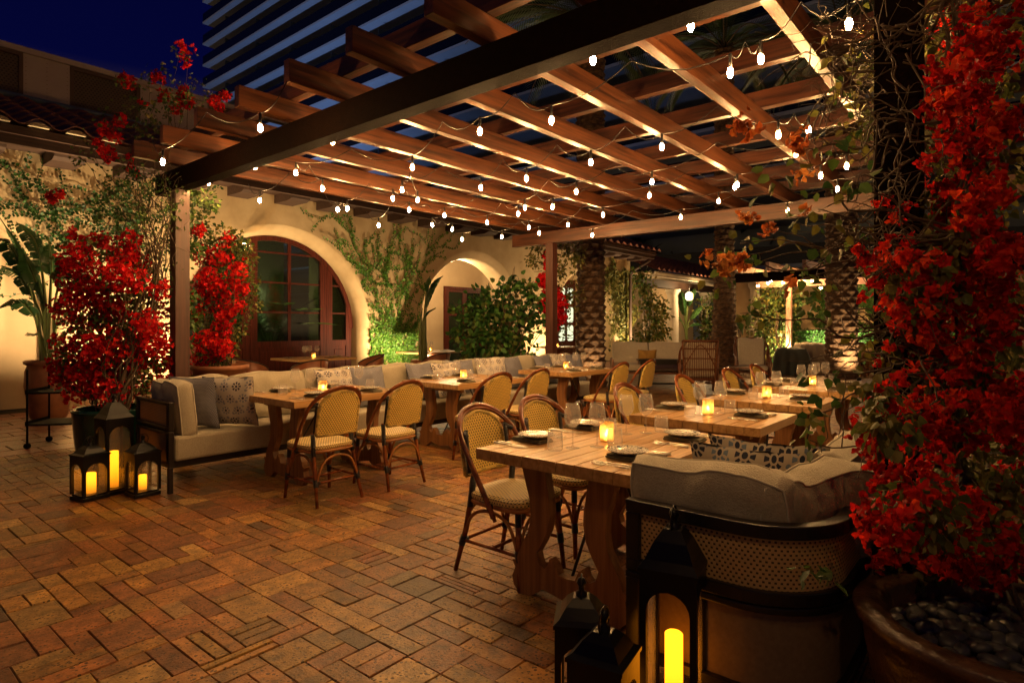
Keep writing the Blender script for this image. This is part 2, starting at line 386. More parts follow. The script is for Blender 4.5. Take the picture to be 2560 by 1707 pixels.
tile_roof('roof', -6, 22.4, 11.02, TOPZ+.08, 14.6, TOPZ+1.45, house, pitch=.46, row=.42, plugs=7)
rc = M(); rc.tube([(-6, 14.6, TOPZ+1.5), (22.4, 14.6, TOPZ+1.5)], .07, 8); rc.build('ridge', mat('slate_flashing', (.10,.13,.15), rough=.5), house)
# glazed screen in the second arch
GLZ = thin_glass('window_glass', (.42,.50,.38), 1.6, .10)
DGL = mat('dark_door_glass', (.008,.016,.010), rough=.06)
win = thing('arched_window', (0,0,0), 0, 'mahogany framed glazed doors filling the big arch', 'window')
yF, rI = WY+.32, RR-.21
def archz(x, cx=6.9): return SP+math.sqrt(max(0, rI*rI-(x-cx)**2))
def stile(m, a, b, y0=yF, y1=yF+.09, z0=0):
    m.prism([(a, z0), (b, z0)]+[(b+(a-b)*k/4, archz(b+(a-b)*k/4)) for k in range(5)], lambda p, q: (p, y0, q), lambda p, q: (p, y1, q))
fm = M(); xm = 7.45
for a, b in ((4.93,5.08),(6.18,6.34),(6.345,6.50),(8.02,8.18),(8.185,8.34),(8.72,8.87)): stile(fm, a, b)
for a, b in ((4.93,6.18),(6.50,8.02),(8.34,8.87)):
    fm.box(a, b, yF+.005, yF+.085, .92, 1.05); fm.box(a, b, yF+.005, yF+.085, 0, .18)
for k in range(24):
    a, b = PI*k/24, PI*(k+1)/24
    fm.prism([(rI, a), (rI, b), (rI-.10, b), (rI-.10, a)], lambda r, t: (6.9+r*math.cos(t), yF-.01, SP+r*math.sin(t)), lambda r, t: (6.9+r*math.cos(t), yF+.11, SP+r*math.sin(t)))
fm.build('frame', W_DOOR, win)
mu = M()
stile(mu, 7.22, 7.29, yF+.02, yF+.06, 1.05); stile(mu, 5.62, 5.68, yF+.02, yF+.06, 1.05)
for z_ in (1.68, 2.33, 2.98):
    for a, b in ((5.08,6.18),(6.50,8.02),(8.34,8.72)):
        aa, bb = max(a, 6.9-math.sqrt(max(.01, rI**2-(z_-SP)**2))), min(b, 6.9+math.sqrt(max(.01, rI**2-(z_-SP)**2)))
        if bb > aa: mu.box(aa, bb, yF+.024, yF+.056, z_-.018, z_+.018)
mu.build('glazing_bar', W_DOOR, win)
for a, b in ((5.08,6.18),(6.50,8.02),(8.34,8.72)):
    q = M(); q.box(a, b, yF+.02, yF+.05, .18, .92); mid = (a+b)/2
    for c0, c1 in (((a+.07, mid-.05),(mid+.05, b-.07)) if b-a > .6 else ((a+.06, b-.06),)): q.box(c0, c1, yF+.006, yF+.019, .27, .84)
    q.build('lower_panel', W_DOOR, win, bevel=.006)
    q = M(); q.prism([(a, 1.05), (b, 1.05)]+[(b+(a-b)*k/8, archz(b+(a-b)*k/8)) for k in range(9)], lambda p, q_: (p, yF+.036, q_), lambda p, q_: (p, yF+.042, q_)); q.build('pane', GLZ, win)
# room behind
rm = M(); rm.box(4.3, 9.2, 16.2, 16.3, 0, 4.3); rm.box(4.2, 4.3, WY+.75, 16.3, 0, 4.3); rm.box(4.3, 9.2, WY+.8, 16.2, -.01, .0)
rm.build('room_wall', mat('room_green_wall', (.20,.23,.12), rough=.8), house)
# loggia doors (second arch) and the far bright door
def door(name, x0, x1, y, h, label, panes, lit=None):
    d = thing(name, (x0, y, 0), 0, label, 'door'); W = x1-x0
    q = M(); q.box(0, .09, 0, .09, 0, h); q.box(W-.09, W, 0, .09, 0, h); q.box(.09, W-.09, 0, .09, h-.09, h); q.build('frame', W_DOOR, d)
    nl = 2 if W > 1.2 else 1; lw = (W-.18)/nl
    for i in range(nl):
        a = .09+i*lw; b = a+lw; q = M(); 
        q.box(a+.004, a+.1, .02, .07, .02, h-.095); q.box(b-.1, b-.004, .02, .07, .02, h-.095); zz = [.02, .16]
        step = (h-.3)/panes; q.box(a+.1, b-.1, .024, .066, .02, .16)
        for k in range(1, panes+1): q.box(a+.1, b-.1, .024, .066, .16+k*step-.05, .16+k*step+.02 if k < panes else h-.096)
        l = q.build('door_leaf', W_DOOR, d)
        p = M(); p.box(a+.1, b-.1, .04, .046, .16, h-.12); p.build('pane', lit or DGL, l)
        hd = M(); hd.lathe([(0,.0),(.02,.01),(.022,.03),(0,.045)], (0,0,0), 10); ho = hd.build('handle', METAL, l, loc=((b-.05) if i == 0 else (a+.05), .005, 1.0)); ho.rotation_euler = (PI/2, 0, 0)
    return d
door('french_door', 14.3, 16.2, 14.9, 2.72, 'dark mahogany double door deep inside the second open arch', 3)
LIT = emit('lit_room_glow', (.78,.80,.50), .55)
d3 = thing('octagon_pane_door', (20.3, 14.6, 0), 0, 'wooden door with bright octagonal panes beside the palm trunk', 'door')
q = M(); q.box(-.1, 1.3, 0, .07, 0, 3.3); q.build('frame', W_DOOR, d3)
for cx in (.32, .92):
    for z0, z1 in ((.75,1.4),(1.52,2.15),(2.3,2.95)):
        q = M(); a = .21; c_ = .07; x_, h_ = cx, (z1-z0)
        poly = [(cx-a+c_, z0),(cx+a-c_, z0),(cx+a, z0+c_),(cx+a, z1-c_),(cx+a-c_, z1),(cx-a+c_, z1),(cx-a, z1-c_),(cx-a, z0+c_)]
        q.prism(poly, lambda p, r: (p, -.02, r), lambda p, r: (p, -.004, r)); q.build('pane', LIT, d3)

# ---------------------------------------------------------------- pergola
pg = thing('pergola', (0,0,0), 0, 'mahogany pergola of crossed rafters over the dining patio', 'pergola')
PB, PT = 2.78, 2.985
q = M(); q.box(2.55, 2.68, -.15, 7.1, PB, PT); q.build('beam', W_DARK, pg, bevel=.004)
q = M(); q.box(8.30, 8.42, -.15, 6.95, PB, PT); q.build('beam', W_PERGY, pg, bevel=.004)
for (x_, y_) in ((2.545, 6.56), (2.61, .285), (8.29, 6.06), (8.29, .3)):
    q = M(); q.box(x_, x_+.14, y_, y_+.145, 0, PB-.001); q.build('post', W_DARK if x_ == 2.61 else W_PERGZ, pg, bevel=.004)  # near right post darkened like the beam, against the added bulbs
yy = -.44
k = 0
while yy < 7.0:
    if yy > -.5:
        q = M(); q.box(2.12, 8.95, yy, yy+.07, PT+.001, PT+.156); q.build('rafter', W_PERG, pg, bevel=.003)
    yy += .6845; k += 1
for k in range(8):
    x_ = 2.52+k*.84
    q = M(); q.box(x_, x_+.075, -.5, 6.95, PT+.158, PT+.158+.14); q.build('batten', W_PERGY, pg, bevel=.003)
# string lights
BP = [[(2.06,3.93),(1.98,5.35)],[(2.58,1.13),(2.60,1.65),(2.54,3.81),(2.53,4.91),(2.54,5.80)],
 [(3.01,.59),(3.19,1.18),(3.24,1.04,.05),(3.19,2.34),(3.06,2.85),(3.39,3.93),(3.36,5.21),(3.03,5.13,.08),(3.25,6.21)],
 [(4.47,1.12),(4.28,1.26,-.05),(4.19,2.06),(4.22,2.70),(4.31,3.44),(4.32,4.01),(3.89,4.66),(4.31,4.91),(4.10,5.06),(4.12,5.89),(4.08,6.02)],
 [(5.02,1.35),(5.15,2.63),(5.05,3.40),(5.36,4.30),(5.12,5.35),(4.62,5.41),(5.07,6.55)],
 [(5.68,1.13),(5.90,1.38),(5.77,2.07),(5.85,2.12),(5.68,2.93),(5.53,4.04),(5.62,4.61),(5.84,5.31),(5.93,6.04),(5.50,5.98)],
 [(6.59,1.39),(6.42,2.50),(6.32,3.87),(6.65,4.61),(6.49,5.14),(6.72,6.63)],
 [(7.44,2.09),(7.06,3.22),(7.65,4.87),(6.98,5.34),(6.90,5.98)]]
def bulb(parent, x, y, z, s=.64):
    q = M(); q.lathe([(0.0,.0),(.013*s,.002),(.022*s,.012),(.025*s,.026),(.020*s,.042),(.013*s,.052)], (0,0,0), 12); q.build('bulb', BULB, parent, loc=(x, y, z-.038*s))
    q = M(); q.lathe([(.012*s,.046),(.015*s,.05),(.015*s,.115),(.006*s,.12),(0,.121)], (0,0,0), 8); q.build('socket', IRON, parent, loc=(x, y, z-.037*s))
names = ['outermost short string of two bulbs outside the dark front beam','string of bulbs hung under the dark front beam','second string of bulbs behind the dark front beam','third string of bulbs, the longest of the strings','fourth string of bulbs above the nearest slatted tables','fifth string of bulbs across the middle rafters','sixth string of bulbs before the pale far beam','farthest string of bulbs along the pale far beam']
KBS = [1.0, 1.10]+[1.02]*6
BP = [[tuple([b[0]*k_, b[1]*k_]+list(b[2:])) for b in row] for row, k_ in zip(BP, KBS)]
BP.append([(.62,.42),(.42,-.42)]); KBS.append(1.0); names.append('added string of two unseen bulbs above the camera, lighting the sofa back and planter')  # out-of-view bulbs added as fill light for the foreground
for si, row in enumerate(BP):
    row = sorted(row, key=lambda b: b[1]); st = tag(bpy.data.objects.new('string_light', None), names[si], 'string light', 'string lights under the pergola'); C.objects.link(st)
    pts = []; prev = None
    for i, b in enumerate(row):
        z = 1.4+1.32*KBS[si]+(b[2] if len(b) > 2 else 0); 
        if i == 0: pts.append(Vector((b[0]+.02, b[1]-.3, 2.965)))
        hub = Vector((b[0], b[1], min(z+.10, 2.965))); a0 = pts[-1]
        for k in (1,2,3,4,5): 
            t = k/5; pts.append(a0.lerp(hub, t) - Vector((0,0,1))*( .05*math.sin(PI*t)))
        nx_ = Vector((*row[i+1][:2], 0)) if i+1 < len(row) else Vector((b[0]+.05, b[1]+.6, 0))
        an = Vector(((b[0]+nx_.x)/2, (b[1]+nx_.y)/2, 2.975 if abs(nx_.y-b[1]) > .25 else z+.11))
        for k in (1,2,3,4): 
            t = k/5; pts.append(hub.lerp(an, t) - Vector((0,0,1))*(.07*math.sin(PI*t)))
        pts.append(an); bulb(st, b[0], b[1], z)
        q = M(); q.tube([(b[0], b[1], z+.105), (b[0], b[1], z+.075)], .008, 6); q.build('drop', IRON, st)
    q = M(); q.tube(pts, .0038, 5); q.build('cable', IRON, st)
# ---------------------------------------------------------------- bistro chairs (front is +y)
def uvgrid(m, fn, nu, nv, smooth=True, uvf=None):
    vs = []; uv = []
    for j in range(nv+1):
        for i in range(nu+1):
            vs.append(fn(i/nu, j/nv)); uv.append(uvf(i/nu, j/nv) if uvf else (i/nu, j/nv))
    fs = [(j*(nu+1)+i, j*(nu+1)+i+1, (j+1)*(nu+1)+i+1, (j+1)*(nu+1)+i) for j in range(nv) for i in range(nu)]
    m.add(vs, fs, [[uv[k] for k in f] for f in fs], smooth=smooth)
def spl(pts, n=8):
    pts = [Vector(p) for p in pts]; out = []
    for i in range(len(pts)-1):
        p0, p1, p2, p3 = pts[max(i-1,0)], pts[i], pts[i+1], pts[min(i+2, len(pts)-1)]
        for k in range(n):
            t = k/n; out.append(.5*((2*p1)+(p2-p0)*t+(2*p0-5*p1+4*p2-p3)*t*t+(3*p1-p0-3*p2+p3)*t**3))
    out.append(pts[-1]); return out
def make_chair():
    t = thing('bistro_chair', (0,0,0), 0, 'x', 'chair')
    # seat pad, 0.44 wide, 0.43 deep
    def so(a):      # rounded outline of the seat
        c, s_ = math.cos(a), math.sin(a); n_ = 4.5
        r = (abs(c)**n_+abs(s_)**n_)**(-1/n_); wd = .215+.012*s_
        return (wd*r*c, .215*r*s_+.01)
    m = M(); N_ = 44
    for (k0, z0, k1, z1) in ((.0,.478,.5,.476),(.5,.476,.9,.470),(.9,.470,1.0,.458),(1.0,.458,1.0,.435),(1.0,.435,.96,.425),(.96,.425,.0,.424)):
        vs = []; uv = []
        for q in range(N_+1):
            x, y = so(2*PI*q/N_); vs += [(x*k0, y*k0, z0), (x*k1, y*k1, z1)]
            side = k0 == k1 or k0 == .96 or k1 == .96
            if k0 == 1.0 and k1 in (1.0, .96): uv += [(q/N_*1.7, z0), (q/N_*1.7, z1)]
            else: uv += [(x*k0, y*k0), (x*k1, y*k1)]
        fs = [(2*i, 2*i+1, 2*i+3, 2*i+2) for i in range(N_)]
        m.add(vs, fs, [[uv[k] for k in f] for f in fs], smooth=True)
    m.build('seat', WEAVE2, t)
    m = M(); m.tube([(so(2*PI*q/32)[0]*.97, so(2*PI*q/32)[1]*.97, .412) for q in range(32)], .013, 8, closed=True); m.build('seat_frame', CANEL, t)
    # woven back panel, slightly curved, rounded top
    yb = lambda z: -.185-(z-.45)*.20
    def bp(u, v):
        z = .545+v*.335; hw = .178 if v < .55 else .178*math.sqrt(max(.02, 1-((v-.55)/.452)**2.3))
        x = (u*2-1)*hw; return (x, yb(z)-.022*(1-(x/.18)**2), z)
    m = M(); 
    def two(off):
        uvgrid(m, lambda u, v: (lambda p: (p[0], p[1]+off, p[2]))(bp(u, v)), 16, 22, True, lambda u, v: (lambda p: (p[0], p[2]))(bp(u, v)))
    two(-.012); two(.012)
    edge = [bp(0, 0)]+[bp(0, k/14) for k in range(1, 14)]+[bp(k/10, 1) for k in range(11)]+[bp(1, 1-k/14) for k in range(1, 15)]
    m.build('backrest', WEAVE, t)
    m = M(); m.tube([bp(0, 1-k/14) for k in range(15)][::-1][:1]+[bp(0, k/14) for k in range(1, 15)]+[bp(1, 1-k/14) for k in range(15)], .016, 8, closed=False)
    m.tube([bp(k/8, 0) for k in range(9)], .016, 8); 
    for i in range(len(m.uv)): m.uv[i] = [(.3*k, .013*i) for k in range(len(m.f[i]))]
    m.build('panel_edge', WEAVE, t)
    # outer hoop
    hoop = spl([(-.232,.045,.36),(-.236,-.0,.45),(-.242,-.10,.62),(-.225,-.205,.785),(-.14,-.283,.885),(0,-.305,.918),(.14,-.283,.885),(.225,-.205,.785),(.242,-.10,.62),(.236,0,.45),(.232,.045,.36)], 6)
    m = M(); m.tube(hoop, .0145, 8); m.tube([p+Vector((0,.012,-.017))*(1 if i not in (0,) else 1) for i, p in enumerate(hoop)], .010, 8); m.build('back_hoop', CANEM, t)
    def legtube(pts, r=(.0155,.014,.0125)):
        m = M(); m.tube(pts, [r[0]]*(len(pts)-1)+[r[2]], 8); return m
    for s_ in (-1, 1):
        legtube([(s_*.175,-.150,.56),(s_*.178,-.165,.43),(s_*.186,-.20,.24),(s_*.207,-.262,0)]).build('leg', CANEM, t)
        legtube([(s_*.182,.175,.425),(s_*.19,.185,.24),(s_*.207,.205,0)]).build('leg', CANEM, t)
    b = M()
    for s_ in (-1, 1):
        b.tube([(s_*.175,-.150,.55),(s_*.1775,-.162,.45),(s_*.180,-.172,.375)], .0185, 8)
        b.tube([(s_*.1885,-.21,.205),(s_*.193,-.226,.15)], .0205, 8); b.tube([(s_*.182,.176,.415),(s_*.186,.181,.33)], .018, 8)
        b.tube([(s_*.192,.188,.205),(s_*.196,.193,.15)], .0205, 8)
        b.tube([(s_*.176,-.212,.80),(s_*.178,-.178,.56)], .0125, 8)
        b.tube([(s_*.172,-.215,.79),(s_*.215,-.185,.765)], .014, 8); b.tube([(s_*.234,.02,.415),(s_*.20,.0,.41)], .02, 8)
    b.tube([(-.155,-.216,.178),(-.19,-.216,.178)], .014, 8); b.tube([(.155,-.216,.178),(.19,-.216,.178)], .014, 8)
    b.build('binding', WRAP, t)
    m = M()
    def arcb(a, c): 
        a = Vector(a); c = Vector(c); mid = (a+c)/2; m.tube(spl([a, a.lerp(mid,.35)+Vector((0,0,.155)), mid+Vector((0,0,.2)), c.lerp(mid,.35)+Vector((0,0,.155)), c], 6), .0095, 7)
    arcb((-.190,-.222,.175),(.190,-.222,.175)); arcb((-.193,.19,.175),(.193,.19,.175))
    for s_ in (-1, 1): arcb((s_*.191,-.218,.175),(s_*.194,.188,.175))
    m.build('arched_brace', CANEL, t)
    m = M(); 
    for s_ in (-1, 1): m.tube([(s_*.190,-.217,.178),(s_*.193,.19,.178)], .0095, 7)
    m.tube([(-.19,-.217,.180),(.19,-.217,.180)], .0095, 7); m.tube([(-.192,0,.178),(.192,0,.178)], .0095, 7); m.build('stretcher', CANEM, t)
    return t
ch0 = make_chair()
CH = [(2.83,4.40,0,'woven bistro chair seen from behind at the front end of the banquette tables'),
 (3.47,4.36,2,'woven bistro chair seen from behind, second along the banquette tables'),
 (4.68,4.34,-3,'woven bistro chair, first at the middle banquette table'),
 (5.36,4.36,2,'woven bistro chair, second at the middle banquette table'),
 (6.98,4.26,0,'woven bistro chair, first at the farthest banquette table'),
 (7.78,4.28,3,'woven bistro chair, last at the farthest banquette table'),
 (2.69,2.24,181,'woven bistro chair at the open end of the nearest slatted table'),
 (3.27,2.26,178,'woven bistro chair behind the wine glasses of the nearest slatted table'),
 (4.44,2.24,180,'lone woven bistro chair at the second slatted table'),
 (5.58,2.25,181,'lone woven bistro chair at the third slatted table'),
 (6.74,2.24,179,'first woven bistro chair at the farthest slatted table, nearer the camera'),
 (7.68,2.26,180,'last woven bistro chair at the farthest slatted table, beside the palm')]
for i, (x, y, a, l) in enumerate(CH):
    if i == 0: ch0.location = (x, y, 0); ch0.rotation_euler = (0,0,math.radians(a)); tag(ch0, l, 'chair', 'woven bistro chairs'); 
    else: dup(ch0, (x, y, 0), math.radians(a), l, 'woven bistro chairs')
# ---------------------------------------------------------------- tables
def trestle_poly():
    h = [(.30,.70),(.135,.70),(.125,.62),(.105,.52),(.10,.44),(.115,.36),(.15,.29),(.185,.235),(.170,.185),(.135,.165),(.115,.185),(.10,.225),(.072,.20),(.05,.155),(.0,.15)]
    lo = [(.0,.035),(.08,.05),(.15,.06),(.20,.02),(.235,.0),(.30,.0),(.335,.035),(.345,.08),(.325,.13),(.345,.165),(.315,.17),(.305,.21),(.275,.27),(.235,.34),(.222,.42),(.228,.50),(.255,.58),(.275,.65)]
    right = lo+[h[0]]+h[1:]
    return right, [(-x, z) for x, z in right][::-1]
def make_table(L_, W_, far=False):
    t = thing('trestle_table', (0,0,0), 0, 'x', 'table'); n = 9; m = M(); pw = W_/n
    for i in range(n): 
        y0 = -W_/2+i*pw; m.box(0, L_, y0+.0028, y0+pw-.0028, .706, .76+R.uniform(-.0006,.0006))
    m.build('tabletop', W_TAB, t); m = M(); m.box(.02, L_-.02, -W_/2+.03, W_/2-.03, .699, .7055); m.build('under_rail', W_LEG, t)
    r, l = trestle_poly()
    for x in (.16, L_-.21):
        m = M()
        for poly in (r, l):
            from mathutils.geometry import tessellate_polygon
            tri = tessellate_polygon([[Vector((p[0], p[1], 0)) for p in poly]]); n_ = len(poly)
            vs = [(x, p[0], p[1]) for p in poly]+[(x+.055, p[0], p[1]) for p in poly]
            m.add(vs, [tuple(q) for q in tri]+[tuple(k+n_ for k in q) for q in tri]+[(i, (i+1)%n_, n_+(i+1)%n_, n_+i) for i in range(n_)])
        m.box(x+.002, x+.053, -.34, .34, .655, .6985)
        m.build('trestle', W_LEG, t)
    m = M(); m.tube([(.21,0,.14),(L_/2-.03,0,.68)], .008, 6); m.tube([(L_-.2,0,.14),(L_/2+.03,0,.68)], .008, 6)
    m.box(L_/2-.07, L_/2+.07, -.02, .02, .68, .699); m.build('iron_brace', IRON, t)
    return t
T4_, T2_ = make_table(1.2, .92), make_table(.80, .92)
TB = [('A',T4_,2.74,5.12,'front banquette table','banquette dining table nearest the camera, by the sofa arm'),
 ('B',T4_,4.64,5.10,'middle banquette table','middle dining table along the banquette, between two pairs of woven chairs'),
 ('C',T4_,6.75,5.08,'farthest banquette table','farthest dining table along the banquette, toward the palm trunk'),
 ('1',T4_,2.32,1.73,'nearest slatted table','largest slatted dining table, nearest the camera beside the rounded sofa end'),
 ('2',T2_,3.89,1.71,'second slatted table','slatted dining table second from the camera, with a brightly glowing votive'),
 ('3',T2_,5.17,1.70,'third slatted table','slatted dining table third from the camera in the long row'),
 ('4',T4_,6.42,1.69,'fourth slatted table','slatted dining table farthest along the row, beside the wooden post')]
used = set()
for k, src, x, y, s_, l in TB:
    g_ = 'slatted trestle dining tables'
    if src.name not in used: src.location = (x, y, 0); tag(src, l, 'table', g_); used.add(src.name)
    else: dup(src, (x, y, 0), 0, l, g_)
# ---------------------------------------------------------------- tableware
def wine():
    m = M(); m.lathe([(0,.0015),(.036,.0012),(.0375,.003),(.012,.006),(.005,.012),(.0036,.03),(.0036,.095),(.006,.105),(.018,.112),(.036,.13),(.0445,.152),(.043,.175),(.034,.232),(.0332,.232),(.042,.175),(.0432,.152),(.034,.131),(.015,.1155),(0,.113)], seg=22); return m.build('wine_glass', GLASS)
def tumb():
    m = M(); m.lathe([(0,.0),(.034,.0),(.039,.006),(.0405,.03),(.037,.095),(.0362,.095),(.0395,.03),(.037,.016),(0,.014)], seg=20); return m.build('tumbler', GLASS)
PLT = bpy.data.materials.new('patterned_plate'); t, N, L, b = NG(PLT)
tcn = N.new('ShaderNodeTexCoord'); v = N.new('ShaderNodeTexVoronoi'); v.inputs['Scale'].default_value = 60; v.feature = 'DISTANCE_TO_EDGE'; L.new(tcn.outputs['Object'], v.inputs['Vector'])
L.new(mixc(t, math_(t, 'LESS_THAN', v.outputs['Distance'], .07), (.66,.60,.50), (.10,.12,.16)), b.inputs['Base Color']); setp(b, rough=.15)
def plate():
    m = M(); m.lathe([(0,.006),(.06,.006),(.078,.010),(.098,.018),(.1,.020),(.1,.022),(.078,.014),(.058,.010),(0,.010)], seg=32); return m.build('side_plate', PLT)
def napk():
    m = M()
    for k, (a, z0, z1) in enumerate(((0,.001,.011),(.004,.0115,.02))):
        m.box(-.058+a, .058-a, -.105+a, .105-a, z0, z1)
    o = m.build('folded_napkin', NAPK, bevel=.004); return o
def fork():
    m = M(); m.tube([(0,-.10,.006),(0,-.05,.008),(0,0,.007),(0,.03,.006)], [.0055,.0045,.0028,.003], 6)
    m.add([(-.004,.03,.006),(.004,.03,.006),(.012,.05,.003),(-.012,.05,.003),(.012,.056,.003),(-.012,.056,.003),(-.004,.03,.004),(.004,.03,.004),(.012,.05,.001),(-.012,.05,.001)], [(0,1,2,3),(3,2,4,5),(6,9,8,7),(0,3,9,6),(1,7,8,2)])
    for k in range(4): m.tube([(-.0102+k*.0068,.052,.003),(-.0102+k*.0068,.075,.003),(-.0100+k*.0067,.10,.008)], [.0022,.002,.0012], 5)
    return m.build('fork', METAL)
def knife():
    m = M(); m.tube([(0,-.11,.006),(0,-.04,.007),(0,-.01,.006)], [.0065,.005,.004], 6)
    m.prism([(-.004,-.012),(.004,-.012),(.009,.02),(.009,.08),(.001,.112),(-.004,.1)], lambda a, b_: (a, b_, .004), lambda a, b_: (a, b_, .0058)); return m.build('knife', METAL)
VOT = bpy.data.materials.new('crackled_votive_glass'); t, N, L, b = NG(VOT)
tcn = N.new('ShaderNodeTexCoord'); v = N.new('ShaderNodeTexVoronoi'); v.inputs['Scale'].default_value = 95; v.feature = 'DISTANCE_TO_EDGE'; L.new(tcn.outputs['Object'], v.inputs['Vector'])
setp(b, rough=.2); b.inputs['Base Color'].default_value = (.45,.33,.17,1)
tl = N.new('ShaderNodeBsdfTranslucent'); tl.inputs[0].default_value = (.85,.62,.30,1); trn = N.new('ShaderNodeBsdfTransparent'); trn.inputs[0].default_value = (1,.88,.65,1)
m1 = N.new('ShaderNodeMixShader'); m1.inputs[0].default_value = .75; L.new(b.outputs[0], m1.inputs[1]); L.new(tl.outputs[0], m1.inputs[2])
m2 = N.new('ShaderNodeMixShader'); L.new(math_(t, 'MULTIPLY_ADD', math_(t, 'LESS_THAN', v.outputs['Distance'], .16), -.32, .42), m2.inputs[0]); L.new(m1.outputs[0], m2.inputs[1]); L.new(trn.outputs[0], m2.inputs[2]); L.new(m2.outputs[0], N['Material Output'].inputs[0])
def votive():
    t_ = thing('votive_candle', (0,0,0), 0, 'x', 'candle'); m = M()
    m.lathe([(0,.002),(.036,.002),(.039,.006),(.039,.105),(.037,.105),(.037,.008)], seg=24); m.build('holder', VOT, t_)
    m = M(); m.lathe([(0,.012),(.02,.012),(.02,.028),(0,.028)], seg=12); m.build('tealight', mat('wax', (.7,.6,.42), rough=.5), t_)
    m = M(); m.lathe([(0,.031),(.0045,.036),(.0055,.043),(.003,.055),(0,.064)], seg=8); m.build('flame', FLAME, t_); return t_
PR = {'wine glass':wine(), 'tumbler':tumb(), 'plate':plate(), 'napkin':napk(), 'fork':fork(), 'knife':knife(), 'votive candle':votive()}
first = set()
GR_ = {'wine glass':'wine glasses on the dining tables','tumbler':'water tumblers on the dining tables','plate':'small patterned side plates','napkin':'folded olive napkins','fork':'hammered dinner forks','knife':'hammered dinner knives','votive candle':'glowing votive candles'}
def put(kind, x, y, z, rz, label):
    o = PR[kind]
    if kind not in first:
        first.add(kind); o.location = (x, y, z); o.rotation_euler = (0,0,rz); tag(o, label, kind.split()[-1] if kind != 'wine glass' else 'wine glass', GR_[kind])
    elif kind == 'votive candle': dup(o, (x, y, z), rz, label)
    else:
        c = o.copy(); C.objects.link(c); c.location = (x, y, z); c.rotation_euler = (0,0,rz); c['label'] = label
ZT = .7612
for k, src, x, y, s_, l in TB:
    four = src is T4_; c0 = x+(.60 if four else .40)
    ban = k in 'ABC'
    sets = [(-.30, -.29), (.30, -.29), (-.27, .36), (.27, .36)] if four else [(.07, -.26), (.10, .38)]
    for i, (dx, dy) in enumerate(sets):
        px_, py_ = c0+dx+R.uniform(-.02,.02), y+dy+R.uniform(-.015,.015)
        side = ('chair side' if (dy < 0) == ban else 'bench side')
        pos = (('nearer ' if dx < 0 else 'farther ')+side) if four else side
        f = 1 if dy < 0 else -1      # diner faces +y when dy<0
        put('napkin', px_, py_, ZT, R.uniform(-.1,.1)+PI/2*0, 'folded napkin under the %s plate of the %s' % (pos, s_))
        put('plate', px_+.012, py_+.02*f, ZT+.0205, R.random()*6, '%s patterned plate on the %s' % (pos, s_))
        rz = (0 if f > 0 else PI)
        for q, (off, nm) in enumerate(((-.20,'outer'),(-.165,'inner'))): put('fork', px_+off*f+R.uniform(-.004,.004), py_-.01*f+q*.012*f, ZT, rz+.28*f*0+R.uniform(-.14,.05), '%s fork of the %s setting on the %s' % (nm, pos, s_))
        for q, (off, nm) in enumerate(((.155,'inner'),(.185,'outer'))): put('knife', px_+off*f+R.uniform(-.004,.004), py_-.005*f, ZT, rz+R.uniform(-.1,.1), '%s knife of the %s setting on the %s' % (nm, pos, s_))
    if four:
        wl = [(-.28,.07),(-.17,-.01),(.26,.06),(.37,-.01)]; tl_ = [(-.38,.11),(-.09,-.07),(.19,.13),(.47,-.06)]
    else: wl = [(-.10,.06),(.085,-.02)]; tl_ = [(-.19,.09),(.16,-.06)]
    nm = ['first','second','third','last'] if four else ['near','far']
    for i, (dx, dy) in enumerate(wl): put('wine glass', c0+dx, y+dy, ZT, R.random(), '%s stemmed wine glass on the %s' % (nm[i], s_))
    for i, (dx, dy) in enumerate(tl_): put('tumbler', c0+dx, y+dy, ZT, R.random(), '%s stemless tumbler on the %s' % (nm[i], s_))
    put('votive candle', c0+(.0 if four else -.01), y+.035 if not ban else y+.05, ZT, R.random(), 'glowing crackled votive candle on the %s' % s_)
# ---------------------------------------------------------------- cushions and sofas
def cush_mesh(m, w_, h_, t_, edge=.6, nu=18, nv=14, seed=0, wr=.008, pinch=0):
    def pt(u, v, s_):
        a, b_ = 2*u-1, 2*v-1
        puff = ((1-abs(a)**3.2)*(1-abs(b_)**3.2))**.5 if not pinch else ((1-a*a)*(1-b_*b_))**.42
        x = a*w_/2*(1-(.07*(1-b_*b_) if pinch else .0)*1); z = b_*h_/2*(1-(.07*(1-a*a) if pinch else 0))
        if not pinch:
            x *= 1-.03*abs(b_)**6; z *= 1-.05*abs(a)**6
            z += .012*h_*math.sin(a*4+seed)*(b_+1)
        y = s_*(t_/2)*(edge+(1-edge)*puff)
        n_ = mn.noise(Vector((x*9+seed, z*9, s_*2+seed)))*wr*2.2+mn.noise(Vector((x*22+seed, z*22, s_*3)))*wr*.7
        k_ = puff if pinch else .35+.65*puff
        return (x+n_*.5, y+s_*n_*k_, z+n_*.6)
    uvs = lambda u, v: (u*w_, v*h_)
    for s_ in (-1, 1): uvgrid(m, lambda u, v: pt(u, v, s_), nu, nv, True, uvs)
    if edge > 0:
        ring = [(k/nu, 0) for k in range(nu)]+[(1, k/nv) for k in range(nv)]+[(1-k/nu, 1) for k in range(nu)]+[(0, 1-k/nv) for k in range(nv)]
        A = [pt(*r, -1) for r in ring]; B = [pt(*r, 1) for r in ring]; n_ = len(ring)
        mid = []
        for p, q in zip(A, B): 
            c = ((p[0]+q[0])/2, (p[1]+q[1])/2, (p[2]+q[2])/2); mid.append((c[0]*1.0+(.016 if c[0] > w_*.45 else -.016 if c[0] < -w_*.45 else 0), c[1], c[2]+(.016 if c[2] > h_*.42 else -.016 if c[2] < -h_*.42 else 0)))
        m.add(A+mid+B, [(i, (i+1)%n_, n_+(i+1)%n_, n_+i) for i in range(n_)]+[(n_+i, n_+(i+1)%n_, 2*n_+(i+1)%n_, 2*n_+i) for i in range(n_)], smooth=True)
        return A, B
    return None
